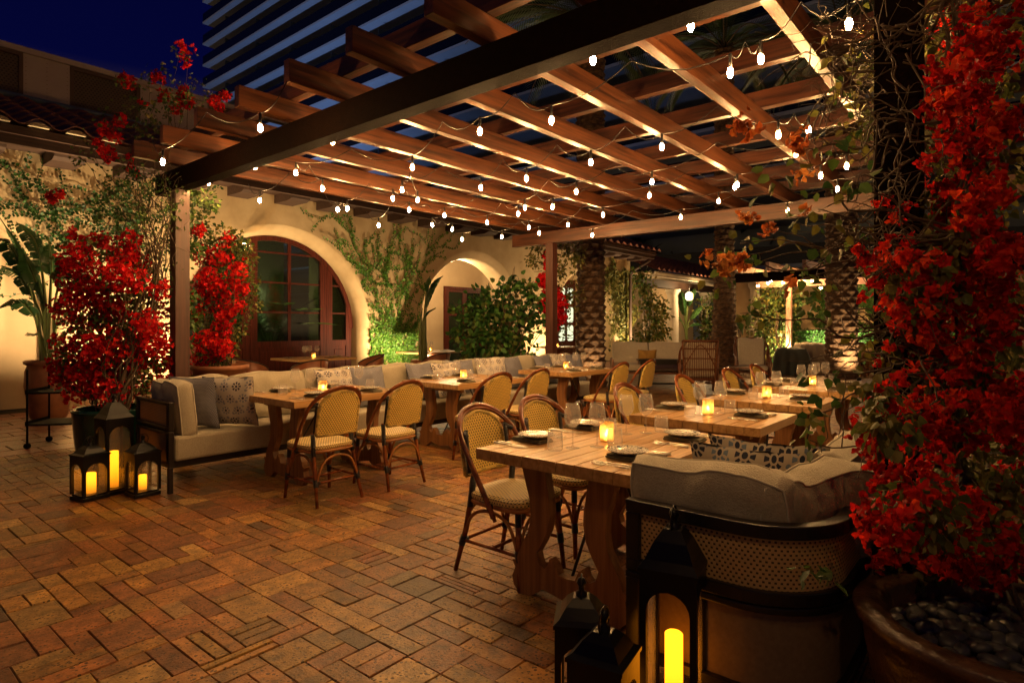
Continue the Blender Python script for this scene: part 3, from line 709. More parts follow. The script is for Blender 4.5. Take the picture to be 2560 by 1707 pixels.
PIPE = mat('linen_piping', (.42,.385,.31), rough=.9)
def cushion(name, w_, h_, t_, loc, rz, tilt, label, cat, group, seed=0, edge=.6, mt=None, parent=None, wr=.008):
    m = M(); r = cush_mesh(m, w_, h_, t_, edge, seed=seed, wr=wr); o = m.build(name, mt or FAB, parent)
    o.location = loc; o.rotation_euler = (tilt, 0, rz)
    if label: tag(o, label, cat, group)
    if r:
        p = M(); p.tube(r[0], .0055, 5, closed=True); p.tube(r[1], .0055, 5, closed=True); p.build('piping', PIPE, o)
    return o
def rosette(name, ground, dark, mid, n):
    m = bpy.data.materials.new(name); t, N, L, b = NG(m)
    uv = N.new('ShaderNodeUVMap'); s = N.new('ShaderNodeSeparateXYZ'); L.new(uv.outputs[0], s.inputs[0])
    v = math_(t, 'MULTIPLY', s.outputs[1], n); u0 = math_(t, 'MULTIPLY', s.outputs[0], n); u = math_(t, 'ADD', u0, math_(t, 'MULTIPLY', math_(t, 'MODULO', math_(t, 'FLOOR', v), 2.0), .5))
    a = math_(t, 'SUBTRACT', math_(t, 'FRACT', u), .5); c = math_(t, 'SUBTRACT', math_(t, 'FRACT', v), .5)
    r = math_(t, 'SQRT', math_(t, 'ADD', math_(t, 'MULTIPLY', a, a), math_(t, 'MULTIPLY', c, c))); th = math_(t, 'ARCTAN2', c, a)
    pet = math_(t, 'GREATER_THAN', math_(t, 'COSINE', math_(t, 'MULTIPLY', th, 8.0)), -.35)
    ring = math_(t, 'MULTIPLY', math_(t, 'GREATER_THAN', r, .17), math_(t, 'LESS_THAN', r, .36)); f = math_(t, 'MULTIPLY', pet, ring)
    dot = math_(t, 'LESS_THAN', r, .10)
    wn = N.new('ShaderNodeTexWhiteNoise'); wn.noise_dimensions = '2D'; cb = N.new('ShaderNodeCombineXYZ'); L.new(math_(t, 'FLOOR', u), cb.inputs[0]); L.new(math_(t, 'FLOOR', v), cb.inputs[1]); L.new(cb.outputs[0], wn.inputs['Vector'])
    pc = mixc(t, math_(t, 'GREATER_THAN', wn.outputs['Value'], .5), dark, mid)
    vo = N.new('ShaderNodeTexVoronoi'); vo.inputs['Scale'].default_value = n*2.3; L.new(uv.outputs[0], vo.inputs['Vector'])
    sp = math_(t, 'MULTIPLY', math_(t, 'LESS_THAN', vo.outputs['Distance'], .30), math_(t, 'GREATER_THAN', r, .40))
    c1 = mixc(t, sp, ground, mid); c2 = mixc(t, f, c1, pc); L.new(mixc(t, dot, c2, dark), b.inputs['Base Color']); setp(b, rough=.9)
    return m
FLOR = rosette('floral_print', (.46,.42,.38), (.035,.030,.060), (.20,.21,.27), 8.5)
FLORB = rosette('floral_print_blue', (.42,.37,.29), (.016,.020,.045), (.13,.18,.26), 9.5)
WOV = weave_mat('blue_woven', (.28,.28,.33), (.040,.045,.085), 85, 85, rough=.9, duty=.55, duty2=.6, bump=.3)
def pillow(s_, loc, rz, tilt, mt, label, seed):
    m = M(); cush_mesh(m, s_, s_*.98, .17, 0, 16, 16, seed=seed, wr=.01, pinch=1); o = m.build('throw_pillow', mt); o.location = loc; o.rotation_euler = (tilt, 0, rz)
    return tag(o, label, 'pillow', 'throw pillows on the banquettes')
# left banquette: seat front at y 5.45, back at 6.2
lb = thing('banquette_sofa', (2.05, 5.8, 0), 0, 'long oatmeal banquette with a black cane-panelled frame along the left tables', 'sofa')
def L2(m, name, mt, **k): o = m.build(name, mt, lb, **k); o.location = (-2.05, -5.8, 0); return o
for i, (a, b) in enumerate(((2.12,4.36),(4.37,6.60),(6.61,8.75))):
    m = M(); m.box(a, b, 5.47, 6.14, .25, .46); o = L2(m, 'seat', FAB, bevel=.025)
m = M(); m.box(2.10, 8.78, 5.52, 6.2, .19, .245); m.box(2.10, 8.78, 6.145, 6.2, .25, .72); L2(m, 'base_frame', BLK)
def cane_end(m_f, m_c, m_p, x, y0, y1, ax=0):
    pass
def end_frame(par, off, x, y0, y1):
    f = M()
    for z0, z1 in ((.525,.76),(.215,.515)):
        f.box(x, x+.045, y0, y0+.055, z0, z1); f.box(x, x+.045, y1-.055, y1, z0, z1); f.box(x, x+.045, y0+.055, y1-.055, z0, z0+.03); f.box(x, x+.045, y0+.055, y1-.055, z1-.03, z1)
    f.box(x+.002, x+.04, y0+.004, y0+.045, 0, .215); f.box(x+.002, x+.04, y1-.045, y1-.004, 0, .215)
    o = f.build('arm_frame', BLK, par, bevel=.006); o.location = off
    c = M(); uvgrid(c, lambda u, v: (x+.02, y0+.055+u*(y1-y0-.11), .555+v*.175), 1, 1, False, lambda u, v: (u*(y1-y0-.11), v*.175)); o = c.build('cane_panel', CANEW, par); o.location = off
    c = M(); c.box(x+.018, x+.022, y0+.055, y1-.055, .245, .485); o = c.build('fabric_panel', mat('tan_mesh_fabric', (.20,.135,.080), (.15,.10,.06), rough=.8, nscale=60), par); o.location = off
end_frame(lb, (-2.05,-5.8,0), 2.05, 5.42, 6.16)
SL = 'back cushions of the left banquette'
cushion('arm_cushion', .62, .46, .20, (2.24, 5.80, .675), PI/2-.04, -.10, 'plump piped arm cushion against the cane end of the left banquette', 'cushion', None, 3)
bx = [(2.33,.5),(2.86,.78),(3.66,.80),(4.48,.82),(5.32,.84),(6.18,.85),(7.05,.86),(7.93,.80)]
nmL = ['small corner','first','second','third','fourth','fifth','sixth','last']
for i, (a, wd) in enumerate(bx):
    cushion('back_cushion', wd, .44, .19, (a+wd/2, 6.03+R.uniform(-.01,.01), .685), R.uniform(-.03,.03), -.14+R.uniform(-.03,.03), '%s back cushion of the left banquette, counted from the cane arm' % nmL[i], 'cushion', SL, i*2.3)
PL = [(2.41,5.80,.68,-1.1,.16,WOV,'dark blue woven pillow leaning on the arm cushion of the left banquette'),
 (2.66,5.62,.68,-.95,.24,FLOR,'grey floral print pillow standing at the left end of the banquette'),
 (3.96,5.86,.67,.05,.32,FLOR,'floral pillow behind the front banquette table, beside a blue one'),
 (4.37,5.84,.67,-.06,.34,WOV,'blue woven pillow behind the front banquette table'),
 (5.21,5.84,.67,.10,.34,WOV,'blue woven pillow left of the floral one behind the middle banquette table'),
 (5.62,5.80,.67,.0,.42,FLOR,'low floral pillow between two blue ones behind the middle banquette table'),
 (5.93,5.86,.68,-.1,.30,WOV,'blue woven pillow half hidden behind the wine glasses of the middle banquette table'),
 (6.50,5.82,.69,-.35,.30,FLOR,'tall tilted floral pillow right of the middle banquette table'),
 (6.95,5.80,.68,.1,.33,WOV,'blue woven pillow between the middle and farthest banquette tables'),
 (7.80,5.84,.68,.1,.32,WOV,'blue woven pillow left of the floral one behind the farthest banquette table'),
 (8.22,5.86,.68,.0,.30,FLOR,'floral pillow behind the farthest banquette table'),
 (8.55,5.82,.67,-.15,.34,WOV,'last blue woven pillow at the far end of the left banquette')]
for i, (x, y, z, rz, ti, mt, l) in enumerate(PL): pillow(.49, (x, y, z+.02), rz, ti if i < 2 else -ti, mt, l, i*3.1)
# right banquette with a rounded cane end
rb = thing('banquette_sofa', (2.0, .8, 0), 0, 'oatmeal banquette with a curved black cane-panelled end in the right foreground', 'sofa')
def path_r(off=0, n=12):
    r = .30; cx, cy_ = 2.0+r, .44+r
    pts = [(2.0+off, 1.13), (2.0+off, .95), (2.0+off, cy_)]
    pts += [(cx-(r-off)*math.cos(a), cy_-(r-off)*math.sin(a)) for a in [PI/2*k/n for k in range(1, n)]]
    pts += [(cx, .44+off), (3.2, .44+off), (7.6, .44+off)]
    return pts
def strip(m, o0, o1, z0, z1, uv=False):
    A, B = path_r(o0), path_r(o1); n_ = len(A); vs = []; 
    for (x, y), (x2, y2) in zip(A, B): vs += [(x,y,z0),(x,y,z1),(x2,y2,z1),(x2,y2,z0)]
    fs = []
    for i in range(n_-1):
        for a, b in ((0,1),(1,2),(2,3),(3,0)): fs.append((4*i+a, 4*i+4+a, 4*i+4+b, 4*i+b))
    fs += [(0,1,2,3), (4*n_-4, 4*n_-3, 4*n_-2, 4*n_-1)]
    m.add(vs, fs)
f = M(); strip(f, 0, .05, .715, .76); strip(f, .003, .047, .50, .545); strip(f, .0, .05, .475, .498); strip(f, .003, .047, .19, .225)
f.box(2.001, 2.049, 1.075, 1.129, .545, .715); f.box(2.001, 2.049, 1.075, 1.129, .225, .475); f.box(2.002, 2.05, 1.07, 1.12, 0, .19); f.box(2.28, 2.33, .45, .50, 0, .19); f.box(2.08,2.12,.56,.60,0,.19)
for x_ in (3.6, 5.4, 7.5): f.box(x_, x_+.05, .45, .5, 0, .19); f.box(x_, x_+.05, 1.05, 1.1, 0, .19)
o = f.build('frame', BLK, rb, bevel=.004); o.location = (-2.0,-.8,0)
def wallstrip(m, off, z0, z1):
    A = path_r(off); l = 0; vs = []; uv = []
    for i, p in enumerate(A):
        if i: l += math.dist(A[i-1], p)
        vs += [(*p, z0), (*p, z1)]; uv += [(l, 0), (l, z1-z0)]
    fs = [(2*i, 2*i+2, 2*i+3, 2*i+1) for i in range(len(A)-1)]; m.add(vs, fs, [[uv[k] for k in f_] for f_ in fs], smooth=True)
m = M(); wallstrip(m, .022, .54, .72); o = m.build('cane_panel', CANEW, rb); o.location = (-2.0,-.8,0)
m = M(); wallstrip(m, .026, .22, .48); o = m.build('fabric_panel', bpy.data.materials['tan_mesh_fabric'], rb); o.location = (-2.0,-.8,0)
m = M(); m.prism([(4.7,1.13),(2.06,1.13),(2.06,.74)]+[(2.30-.24*math.cos(a), .74-.24*math.sin(a)) for a in [PI/2*k/8 for k in range(1,9)]]+[(4.7,.5)], lambda a, b: (a, b, .25), lambda a, b: (a, b, .46)); o = m.build('seat', FAB, rb, bevel=.02); o.location = (-2.0,-.8,0)
m = M(); m.box(4.71, 7.6, .52, 1.13, .25, .46); o = m.build('seat', FAB, rb, bevel=.03); o.location = (-2.0,-.8,0)
cushion('arm_cushion', .56, .42, .22, (2.19, .88, .675), PI/2+.02, -.10, 'big piped arm cushion on the rounded sofa end, nearest the camera', 'cushion', None, 9, wr=.009)
cushion('corner_cushion', .60, .41, .23, (2.40, .62, .665), -.42, .12, 'slumped corner cushion bulging over the curved black sofa rail', 'cushion', None, 12, wr=.014)
for i, (a, wd) in enumerate(((2.66,.80),(3.48,.82),(4.32,.82),(5.16,.80),(5.98,.8),(6.8,.78))):
    cushion('back_cushion', wd, .43, .20, (a+wd/2, .60+R.uniform(-.01,.01), .675), R.uniform(-.04,.04), .16, '%s back cushion of the right banquette, counted from the rounded end' % ['first','second','third','fourth','fifth','last'][i], 'cushion', 'back cushions of the right banquette', 20+i*2.3, wr=.012)
pillow(.50, (2.58, .86, .665), PI/2+.10, -.20, FLORB, 'blue and cream floral pillow leaning on the arm cushion of the rounded sofa end', 40)
pillow(.50, (2.80, .86, .665), PI/2+.05, -.26, FLORB, 'second blue floral pillow, just behind the first one on the rounded sofa', 44)
# ---------------------------------------------------------------- lanterns
CAND = bpy.data.materials.new('flameless_candle_glow'); t, N, L, b = NG(CAND)
tcn = N.new('ShaderNodeTexCoord'); s = N.new('ShaderNodeSeparateXYZ'); L.new(tcn.outputs['Generated'], s.inputs[0]); b.inputs['Base Color'].default_value = (.75,.55,.2,1); b.inputs['Emission Color'].default_value = (1,.27,.006,1)
L.new(math_(t, 'MULTIPLY_ADD', math_(t, 'SMOOTH_MIN', s.outputs[2], .7, .3), 1.9, .30), b.inputs['Emission Strength']); setp(b, rough=.6)
def lantern(loc, rz, w_, h_, cr, chh, label):
    t_ = thing('candle_lantern', loc, rz, label, 'lantern', 'black lanterns with glowing candles'); a = w_/2; p = .022; zb, zt = .045, h_*.70
    m = M(); m.box(-a, a, -a, a, 0, .03); m.box(-a+.01, a-.01, -a+.01, a-.01, .0305, .045); m.build('base', LANT, t_, bevel=.003)
    m = M()
    for sx_ in (-1, 1):
        for sy_ in (-1, 1): m.box(sx_*a-(p if sx_ > 0 else 0), sx_*a+(p if sx_ < 0 else 0), sy_*a-(p if sy_ > 0 else 0), sy_*a+(p if sy_ < 0 else 0), .0455, zt)
    # arched heads between the posts
    for ang in range(4):
        ca, sa = math.cos(ang*PI/2), math.sin(ang*PI/2); r = a-p
        arc = [(r*math.cos(q), zt-.055-r+r*math.sin(q)+r*.0) for q in [PI-PI*k/10 for k in range(11)]]
        for k in range(10):
            q0, q1 = arc[k], arc[k+1]; zz = zt
            poly = [q0, q1, (q1[0], zz), (q0[0], zz)]
            m.prism(poly, lambda x, z: ((x*ca-(-a)*sa), (x*sa+(-a)*ca), z), lambda x, z: ((x*ca-(-a+.010)*sa), (x*sa+(-a+.010)*ca), z))
    m.build('frame', LANT, t_)
    m = M(); e_ = a+.005; zr = zt+.001; rh = h_*.155
    prof = [(e_, 0), (e_, .012), (e_*.80, rh*.30), (e_*.55, rh*.72), (e_*.30, rh), (.0, rh)]
    for (r0, z0), (r1, z1) in zip(prof, prof[1:]):
        for k in range(4):
            c0, c1 = [(1,1),(-1,1),(-1,-1),(1,-1)][k], [(1,1),(-1,1),(-1,-1),(1,-1)][(k+1)%4]
            m.add([(c0[0]*r0, c0[1]*r0, zr+z0), (c1[0]*r0, c1[1]*r0, zr+z0), (c1[0]*r1, c1[1]*r1, zr+z1), (c0[0]*r1, c0[1]*r1, zr+z1)], [(0,1,2,3)])
    m.add([(x_*e_, y_*e_, zr) for x_, y_ in ((1,1),(-1,1),(-1,-1),(1,-1))], [(3,2,1,0)])
    m.build('roof', LANT, t_)
    m = M(); z0 = zr+rh; m.lathe([(.02,z0-.004),(.02,z0+.012),(.010,z0+.018),(.012,z0+.035),(.018,z0+.045),(.012,z0+.06),(.0,z0+.065)], seg=12)
    m.build('finial', LANT, t_); m = M(); m.tube([(.042*math.cos(q), 0, z0+.03+.042*math.sin(q)) for q in [2*PI*k/24 for k in range(24)]], .003, 6, closed=True); m.build('ring_handle', LANT, t_)
    c = M(); c.lathe([(0,.0),(cr,.0),(cr,chh-.004),(cr-.004,chh),(cr*.82,chh-.002),(cr*.7,chh-.012),(0,chh-.014)], seg=24); co = c.build('candle', CAND, t_); co.location = (0,0,.046)
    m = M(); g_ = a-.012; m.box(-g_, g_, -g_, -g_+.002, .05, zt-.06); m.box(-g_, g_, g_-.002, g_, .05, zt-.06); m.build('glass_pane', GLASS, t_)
    return t_
lantern((1.93, .905, 0), .22, .185, .84, .030, .32, 'tall black lantern with a yellow candle against the rounded sofa end')
lantern((1.80, 1.19, 0), .55, .175, .53, .030, .25, 'shorter black lantern farther from the sofa in the right foreground pair')
lantern((1.655, 1.01, 0), .18, .175, .52, .034, .12, 'shorter black lantern nearest the camera in the right foreground')
lantern((1.79, 5.86, 0), .12, .21, .88, .033, .30, 'tall black lantern with a slim candle, middle of the three by the cane sofa arm')
lantern((1.60, 5.80, 0), .2, .20, .50, .043, .16, 'short black lantern with a fat candle, leftmost of the three by the cane sofa arm')
lantern((1.915, 5.59, 0), .05, .20, .50, .030, .12, 'short black lantern with a small candle, closest to the cane sofa arm')
# ---------------------------------------------------------------- plants
def rv(): 
    while True:
        v = Vector((R.uniform(-1,1), R.uniform(-1,1), R.uniform(-1,1)))
        if .01 < v.length < 1: return v
def leaf(m, p, d, up, s, col, wd=.36, near=True, fold=.10):
    d = d.normalized(); sd = d.cross(up)
    if sd.length < 1e-4: sd = d.orthogonal()
    sd.normalize(); n_ = sd.cross(d)
    if near:
        vs = [p, p+d*s*.25+sd*s*wd*.95+n_*s*fold, p+d*s*.68+sd*s*wd*.72+n_*s*fold, p+d*s-n_*s*.06, p+d*s*.68-sd*s*wd*.72+n_*s*fold, p+d*s*.25-sd*s*wd*.95+n_*s*fold]
        m.add(vs, [(0,1,2,3),(0,3,4,5)], smooth=True, col=col)
    else:
        m.add([p, p+d*s*.42+sd*s*wd+n_*s*fold*.5, p+d*s, p+d*s*.42-sd*s*wd+n_*s*fold*.5], [(0,1,2,3)], col=col)
GREENS = [(.045,.095,.018),(.07,.13,.025),(.03,.07,.016),(.10,.15,.035),(.055,.08,.022)]
OLIVE = [(.16,.145,.030),(.11,.115,.026),(.20,.17,.045),(.085,.105,.024)]
REDS = [(.62,.010,.010),(.48,.008,.008),(.78,.030,.018),(.34,.006,.006),(.66,.014,.028)]
ORANGE = [(.58,.022,.008),(.46,.012,.006),(.72,.060,.014),(.30,.008,.005),(.52,.012,.010)]
def vary(c, a=.25): k = R.uniform(1-a, 1+a); return tuple(x*k for x in c)
def cloud(m, blobs, n, size, cols, near=False, wd=.36, surf=.5, droop=.4, fold=.1):
    wts = [b[1]**2*(b[2] if len(b) > 2 else 1) for b in blobs]
    for _ in range(n):
        b = R.choices(blobs, wts)[0]; v = rv(); rad = b[1]
        v = v.normalized()*(R.random()**surf); p = Vector(b[0])+Vector((v.x*rad, v.y*rad, v.z*rad*(b[3] if len(b) > 3 else 1)))
        d = (v+rv()*.8+Vector((0,0,-droop))); leaf(m, p, d, rv().normalized(), size*R.uniform(.65,1.3), vary(R.choice(cols)), wd, near, fold)
def blooms(m, blobs, n, size, cols, near=False):     # three papery bracts round each tiny flower
    wts = [b[1]**2 for b in blobs]
    for _ in range(n):
        b = R.choices(blobs, wts)[0]; v = rv().normalized()*(R.random()**.42); p = Vector(b[0])+Vector((v.x*b[1], v.y*b[1], v.z*b[1]*(b[3] if len(b) > 3 else 1)))
        ax = (v+rv()*.9).normalized(); q = ax.orthogonal().normalized(); c = R.choice(cols)
        if near == 'cluster':
            for _k in range(R.randint(3,6)):
                pc = p+rv()*size*1.1; ax = (v*.6+rv()).normalized(); q = ax.orthogonal().normalized()
                for k in range(3):
                    dd = (Matrix.Rotation(2*PI*k/3+R.uniform(-.3,.3), 3, ax) @ q)+ax*R.uniform(.15,.8); leaf(m, pc, dd, ax, size*R.uniform(.6,1.15), vary(c, .35), .46, True, R.uniform(.05,.3))
        else:
            for k in range(3):
                dd = (Matrix.Rotation(2*PI*k/3+R.uniform(-.3,.3), 3, ax) @ q)+ax*R.uniform(.2,.8); leaf(m, p, dd, ax, size*R.uniform(.7,1.2), vary(c, .3), .46, near, .15)
def wander(m, a, b, r0, r1, n=8, w_=.08, seg=5):
    a, b = Vector(a), Vector(b); L_ = (b-a).length; pts = [a]
    for i in range(1, n): pts.append(a.lerp(b, i/n)+rv()*w_*L_*math.sin(PI*i/n)+Vector((0,0,.0)))
    pts.append(b); pts = spl(pts, 3); k = len(pts); m.tube(pts, [r0+(r1-r0)*i/(k-1) for i in range(k)], seg)
    return pts
# big bougainvillea left of the post, in the green glazed pot
GP = Vector((2.05, 6.72, 0))
pot = M(); pot.lathe([(0,0),(.23,0),(.27,.03),(.315,.30),(.335,.57),(.345,.60),(.335,.615),(.30,.61),(.29,.53),(0,.53)], seg=40)
tag(pot.build('glazed_pot', mat('green_glaze', (.010,.050,.036), (.004,.018,.014), rough=.18, nscale=4, bump=.1, bscale=9), loc=GP), 'dark green glazed pot holding the red bougainvillea beside the cane sofa arm', 'pot')
bg = tag(bpy.data.objects.new('bougainvillea', None), 'wide red bougainvillea in the green pot, climbing the left pergola post', 'plant', 'bougainvilleas'); C.objects.link(bg)
D0 = 6.15
RB = [(200,640,.16),(185,700,.15),(240,720,.17),(215,610,.10),(300,620,.14),(340,640,.10),(280,680,.15),(255,590,.08),(320,690,.16),(365,660,.09),(250,745,.12),(270,770,.13),(300,760,.11),(180,790,.12),(235,800,.14),(300,830,.16),(360,800,.12),(380,850,.14),(270,860,.18),(220,870,.15),(330,880,.18),(200,930,.13),(160,925,.12),(250,930,.16),(390,900,.13),(280,970,.15),(340,950,.14),(230,965,.10),(410,860,.09),(150,945,.09),(330,590,.08),(410,770,.08),(170,850,.15),(160,760,.12),(200,740,.13),(410,950,.12),(390,820,.12),(300,1000,.12),(190,980,.12),(260,920,.16),(150,900,.1),(430,900,.08),(400,720,.09),(170,660,.1)]
blr = [(P(x+R.uniform(-6,6), y+6, D0+R.uniform(-.35,.3)), r*1.12) for x, y, r in RB]
blg = [(P(x, y, D0+.1+R.uniform(-.2,.3)), r) for x, y, r in ((215,660,.3),(300,650,.3),(340,720,.3),(240,780,.32),(320,800,.32),(250,880,.34),(350,880,.32),(200,900,.26),(290,960,.3),(370,950,.24))]
top = [(P(x, y, D0+R.uniform(-.3,.4)), r) for x, y, r in ((390,450,.34),(330,430,.28),(430,520,.26),(280,480,.26),(240,540,.22),(360,540,.3),(300,540,.24),(410,600,.24),(430,680,.2),(385,300,.22),(340,270,.2),(420,250,.24),(470,230,.18),(520,250,.14),(350,330,.2),(300,200,.12),(370,190,.13),(410,170,.1),(560,240,.10),(450,125,.08),(470,140,.09),(490,200,.10),(240,360,.18),(210,400,.16),(260,300,.14))]
m = M(); cloud(m, blg, 3800, .05, OLIVE+GREENS[:2], surf=.55); cloud(m, top[:9], 1000, .036, GREENS, surf=.9); cloud(m, top[9:], 620, .04, GREENS+OLIVE, surf=.9); m.build('foliage', LEAF, bg)
m = M(); blooms(m, blr, 4300, .036, REDS); rt_ = [(P(x, y, D0+R.uniform(-.3,.3)), r) for x, y, r in ((310,200,.07),(325,210,.06),(395,195,.06),(410,240,.06),(450,230,.08),(465,255,.07),(440,270,.07),(535,255,.06),(560,240,.06),(545,270,.05),(455,118,.05),(462,155,.05),(480,125,.04),(360,260,.05),(280,340,.08),(260,320,.07),(270,385,.08),(300,300,.06),(330,430,.06),(325,400,.05),(130,495,.05),(145,485,.05),(180,580,.05),(190,590,.05),(250,360,.05))]
blooms(m, rt_, 420, .045, REDS); m.build('bracts', BRACT, bg)
m = M()
for b in blr[::2]+blg+top: 
    q = GP+Vector((R.uniform(-.1,.1), R.uniform(-.1,.1), .5)); mid = P(380+R.uniform(-35,35), 700+R.uniform(-80,40), D0+R.uniform(-.1,.3)); e_ = Vector(b[0])
    if e_.z > 2.0: wander(m, q, mid, .009, .006, 6, .05); wander(m, mid, e_, .006, .002, 7, .09)
    else: wander(m, q, e_, .007, .002, 6, .1)
for _ in range(60):
    a = P(390+R.uniform(-50,45), R.uniform(380,640), D0+R.uniform(-.2,.3)); wander(m, a, a+Vector((R.uniform(-.4,.4), R.uniform(-.4,.4), R.uniform(-.5,.6))), .003, .0015, 5, .15, 4)
m.build('stems', STEM, bg)
# second bougainvillea right of the post in a terracotta pot
fp = M(); fp.lathe([(0,.35),(.17,.35),(.20,.40),(.30,.86),(.33,.87),(.33,.92),(.30,.92),(.28,.84),(0,.84)], seg=32); fp.lathe([(.0,0),(.12,0),(.12,.35),(0,.35)], seg=20)
o = tag(fp.build('terracotta_pot', TERRA, loc=(3.42,7.5,0)), 'flared terracotta flowerpot behind the left sofa, just right of the post', 'pot')
b2 = tag(bpy.data.objects.new('bougainvillea', None), 'narrow red bougainvillea between the left post and the arched doors', 'plant', 'bougainvilleas'); C.objects.link(b2)
D1 = 7.35
r2 = [(P(x, y, D1+R.uniform(-.25,.15)), r*.95) for x, y, r in ((495,575,.10),(510,640,.16),(550,640,.16),(590,680,.12),(520,700,.17),(560,720,.17),(600,720,.11),(500,740,.13),(545,760,.16),(590,770,.12),(490,780,.12),(560,790,.14),(555,830,.15),(510,850,.15),(560,870,.13),(500,900,.15),(540,880,.12),(530,920,.12),(570,600,.10),(610,660,.08))]
g2 = [(P(x, y, D1+.1), r) for x, y, r in ((500,600,.2),(560,620,.24),(600,640,.2),(610,700,.2),(620,760,.17),(560,700,.3),(520,780,.3),(580,820,.22),(540,870,.26),(520,930,.2),(600,610,.14),(555,590,.16),(500,560,.16),(560,940,.14))]
m = M(); cloud(m, g2, 3000, .05, OLIVE+GREENS[:3]); cloud(m, [(P(x, y, D1-.9), r) for x, y, r in ((470,540,.18),(465,620,.16),(460,740,.18),(470,800,.16),(455,860,.14),(520,500,.1),(535,515,.08),(480,480,.12))], 900, .055, GREENS, surf=.8); m.build('foliage', LEAF, b2)
m = M(); blooms(m, r2, 1700, .036, REDS); m.build('bracts', BRACT, b2)
m = M()
for b in r2+g2: wander(m, (3.42+R.uniform(-.1,.1), 7.5+R.uniform(-.1,.1), .8), b[0], .008, .002, 7, .1)
m.build('stems', STEM, b2)
# foreground bougainvillea on the right, climbing the near post
q = Vector((2.25, .045, 0)); pot = M()
pot.lathe([(0,0),(.20,0),(.24,.03),(.33,.34),(.352,.46),(.35,.50),(.372,.515),(.380,.54),(.372,.552),(.31,.552),(.292,.54),(.285,.47),(0,.46)], seg=56)
tag(pot.build('stone_bowl_pot', mat('brown_glaze', (.105,.050,.026), (.040,.020,.012), rough=.33, nscale=14, bump=.5, bscale=45), loc=q), 'large brown glazed bowl planter filled with dark pebbles in the right foreground', 'pot')
PEB = mat('grey_pebble', (.095,.10,.10), (.045,.048,.052), rough=.42, nscale=14, rnd=1, bump=.1, bscale=50)
protos = []
for s_ in range(4):
    pm = M(); sx_, sy_ = R.uniform(.8,1.25), R.uniform(.65,.95)
    pm.lathe([(.001,-.0125)]+[(.024*math.cos(a)**.8, .0125*math.sin(a)) for a in [-1.3+2.6*k/8 for k in range(9)]]+[(.0005,.0125)], seg=16)
    pm.v = [(x*sx_*(1+.15*mn.noise(Vector((x*40+s_*3, y*40, z*40)))), y*sy_, z*(1+.2*mn.noise(Vector((x*30+s_, y*30, 3))))) for x, y, z in pm.v]
    protos.append(pm)
pp = []; tries = 0
while len(pp) < 84 and tries < 6000:
    tries += 1; a, r = R.uniform(0, 2*PI), .262*math.sqrt(R.random()); x, y = r*math.cos(a), r*math.sin(a)
    if all(math.hypot(x-u, y-v) > .042 for u, v, _ in pp): pp.append((x, y, R.uniform(.472,.490)))
fo = {}
for i, (x, y, z) in enumerate(pp):
    k = i % 4
    if k not in fo: o = protos[k].build('pebble', PEB); fo[k] = o
    else: o = fo[k].copy(); C.objects.link(o)
    o.location = (q.x+x, q.y+y, z+.004); o.rotation_euler = (R.uniform(-.35,.35), R.uniform(-.35,.35), R.uniform(0,6)); s_ = R.uniform(1.1,1.7); o.scale = (s_,s_,s_)
    tag(o, 'smooth dark grey pebble lying in the brown bowl planter', 'pebble', 'pebbles in the bowl planter')
R.seed(11)
b3 = tag(bpy.data.objects.new('bougainvillea', None), 'tall orange-red bougainvillea covering the right foreground post above the bowl planter', 'plant', 'bougainvilleas'); C.objects.link(b3)
RF = [(2170,60,60,2.5),(2195,200,70,2.3),(2190,290,60,2.3),(2260,300,60,2.2),(2240,420,60,2.2),(2170,420,60,2.3),(2130,500,70,2.2),(2060,490,50,2.0),(2230,480,70,2.2),(2010,590,55,1.95),(2080,610,75,2.0),(2150,560,70,2.1),(2230,560,70,2.1),(2300,540,50,2.2),(2110,700,75,2.0),(2190,700,80,2.05),(2280,650,60,2.2),(2170,790,65,2.0),(2250,780,60,2.1),(2320,740,50,2.2),(2210,860,60,2.0),(2300,880,50,2.1),(2010,920,50,1.75),(1980,970,45,1.7),(2050,990,60,1.7),(1995,1030,40,1.65),(2120,960,70,1.9),(2100,1060,85,1.75),(2190,1010,60,1.9),(2290,1000,60,2.0),(2330,1080,50,2.0),(2040,1150,60,1.8),(2110,1170,80,1.8),(2200,1130,70,1.85),(2280,1160,60,1.9),(2060,1230,55,1.8),(2130,1260,60,1.8),(2030,1280,40,1.8),(2200,1260,50,1.85),(2260,1280,55,1.9),(2320,1260,50,1.95),(2000,650,40,1.95),(2140,630,60,2.05),(2205,130,40,2.4)]
def PD(x, y, d): return P(x*1.0884, y*1.0884, d)
rf = [(PD(x, y+6, d+.10), r*1.0884*d/FPX*.95) for x, y, r, d in RF]
gf = [(PD(x, y, d+R.uniform(-.05,.3)), r*1.0884*d/FPX) for x, y, r, d in [(x+R.uniform(-20,20), y+R.uniform(-20,20), r*1.15, d) for x, y, r, d in RF[::2]]+[(2250,700,110,2.3),(2180,900,110,2.2),(2260,1080,110,2.2),(2300,1200,90,2.2),(2180,1330,70,2.0),(2080,1330,50,2.0),(2100,820,90,2.2),(2260,960,90,2.3),(2240,380,80,2.4),(2300,800,80,2.4)]]
for _ in range(100):
    y = R.uniform(0, 1320); x = R.uniform(2165, 2300) if y < 430 else R.uniform(2040 if y < 900 else 2005, 2345); d = R.uniform(1.8, 2.2)-.15*(y > 900)
    rf.append((PD(x, y, d), R.uniform(.05, .085)))
m = M(); blooms(m, rf, 1450, .0215, ORANGE, 'cluster'); m.build('bracts', BRACT, b3)
m = M(); cloud(m, gf, 5600, .034, OLIVE, near=True, wd=.42, droop=1.0)
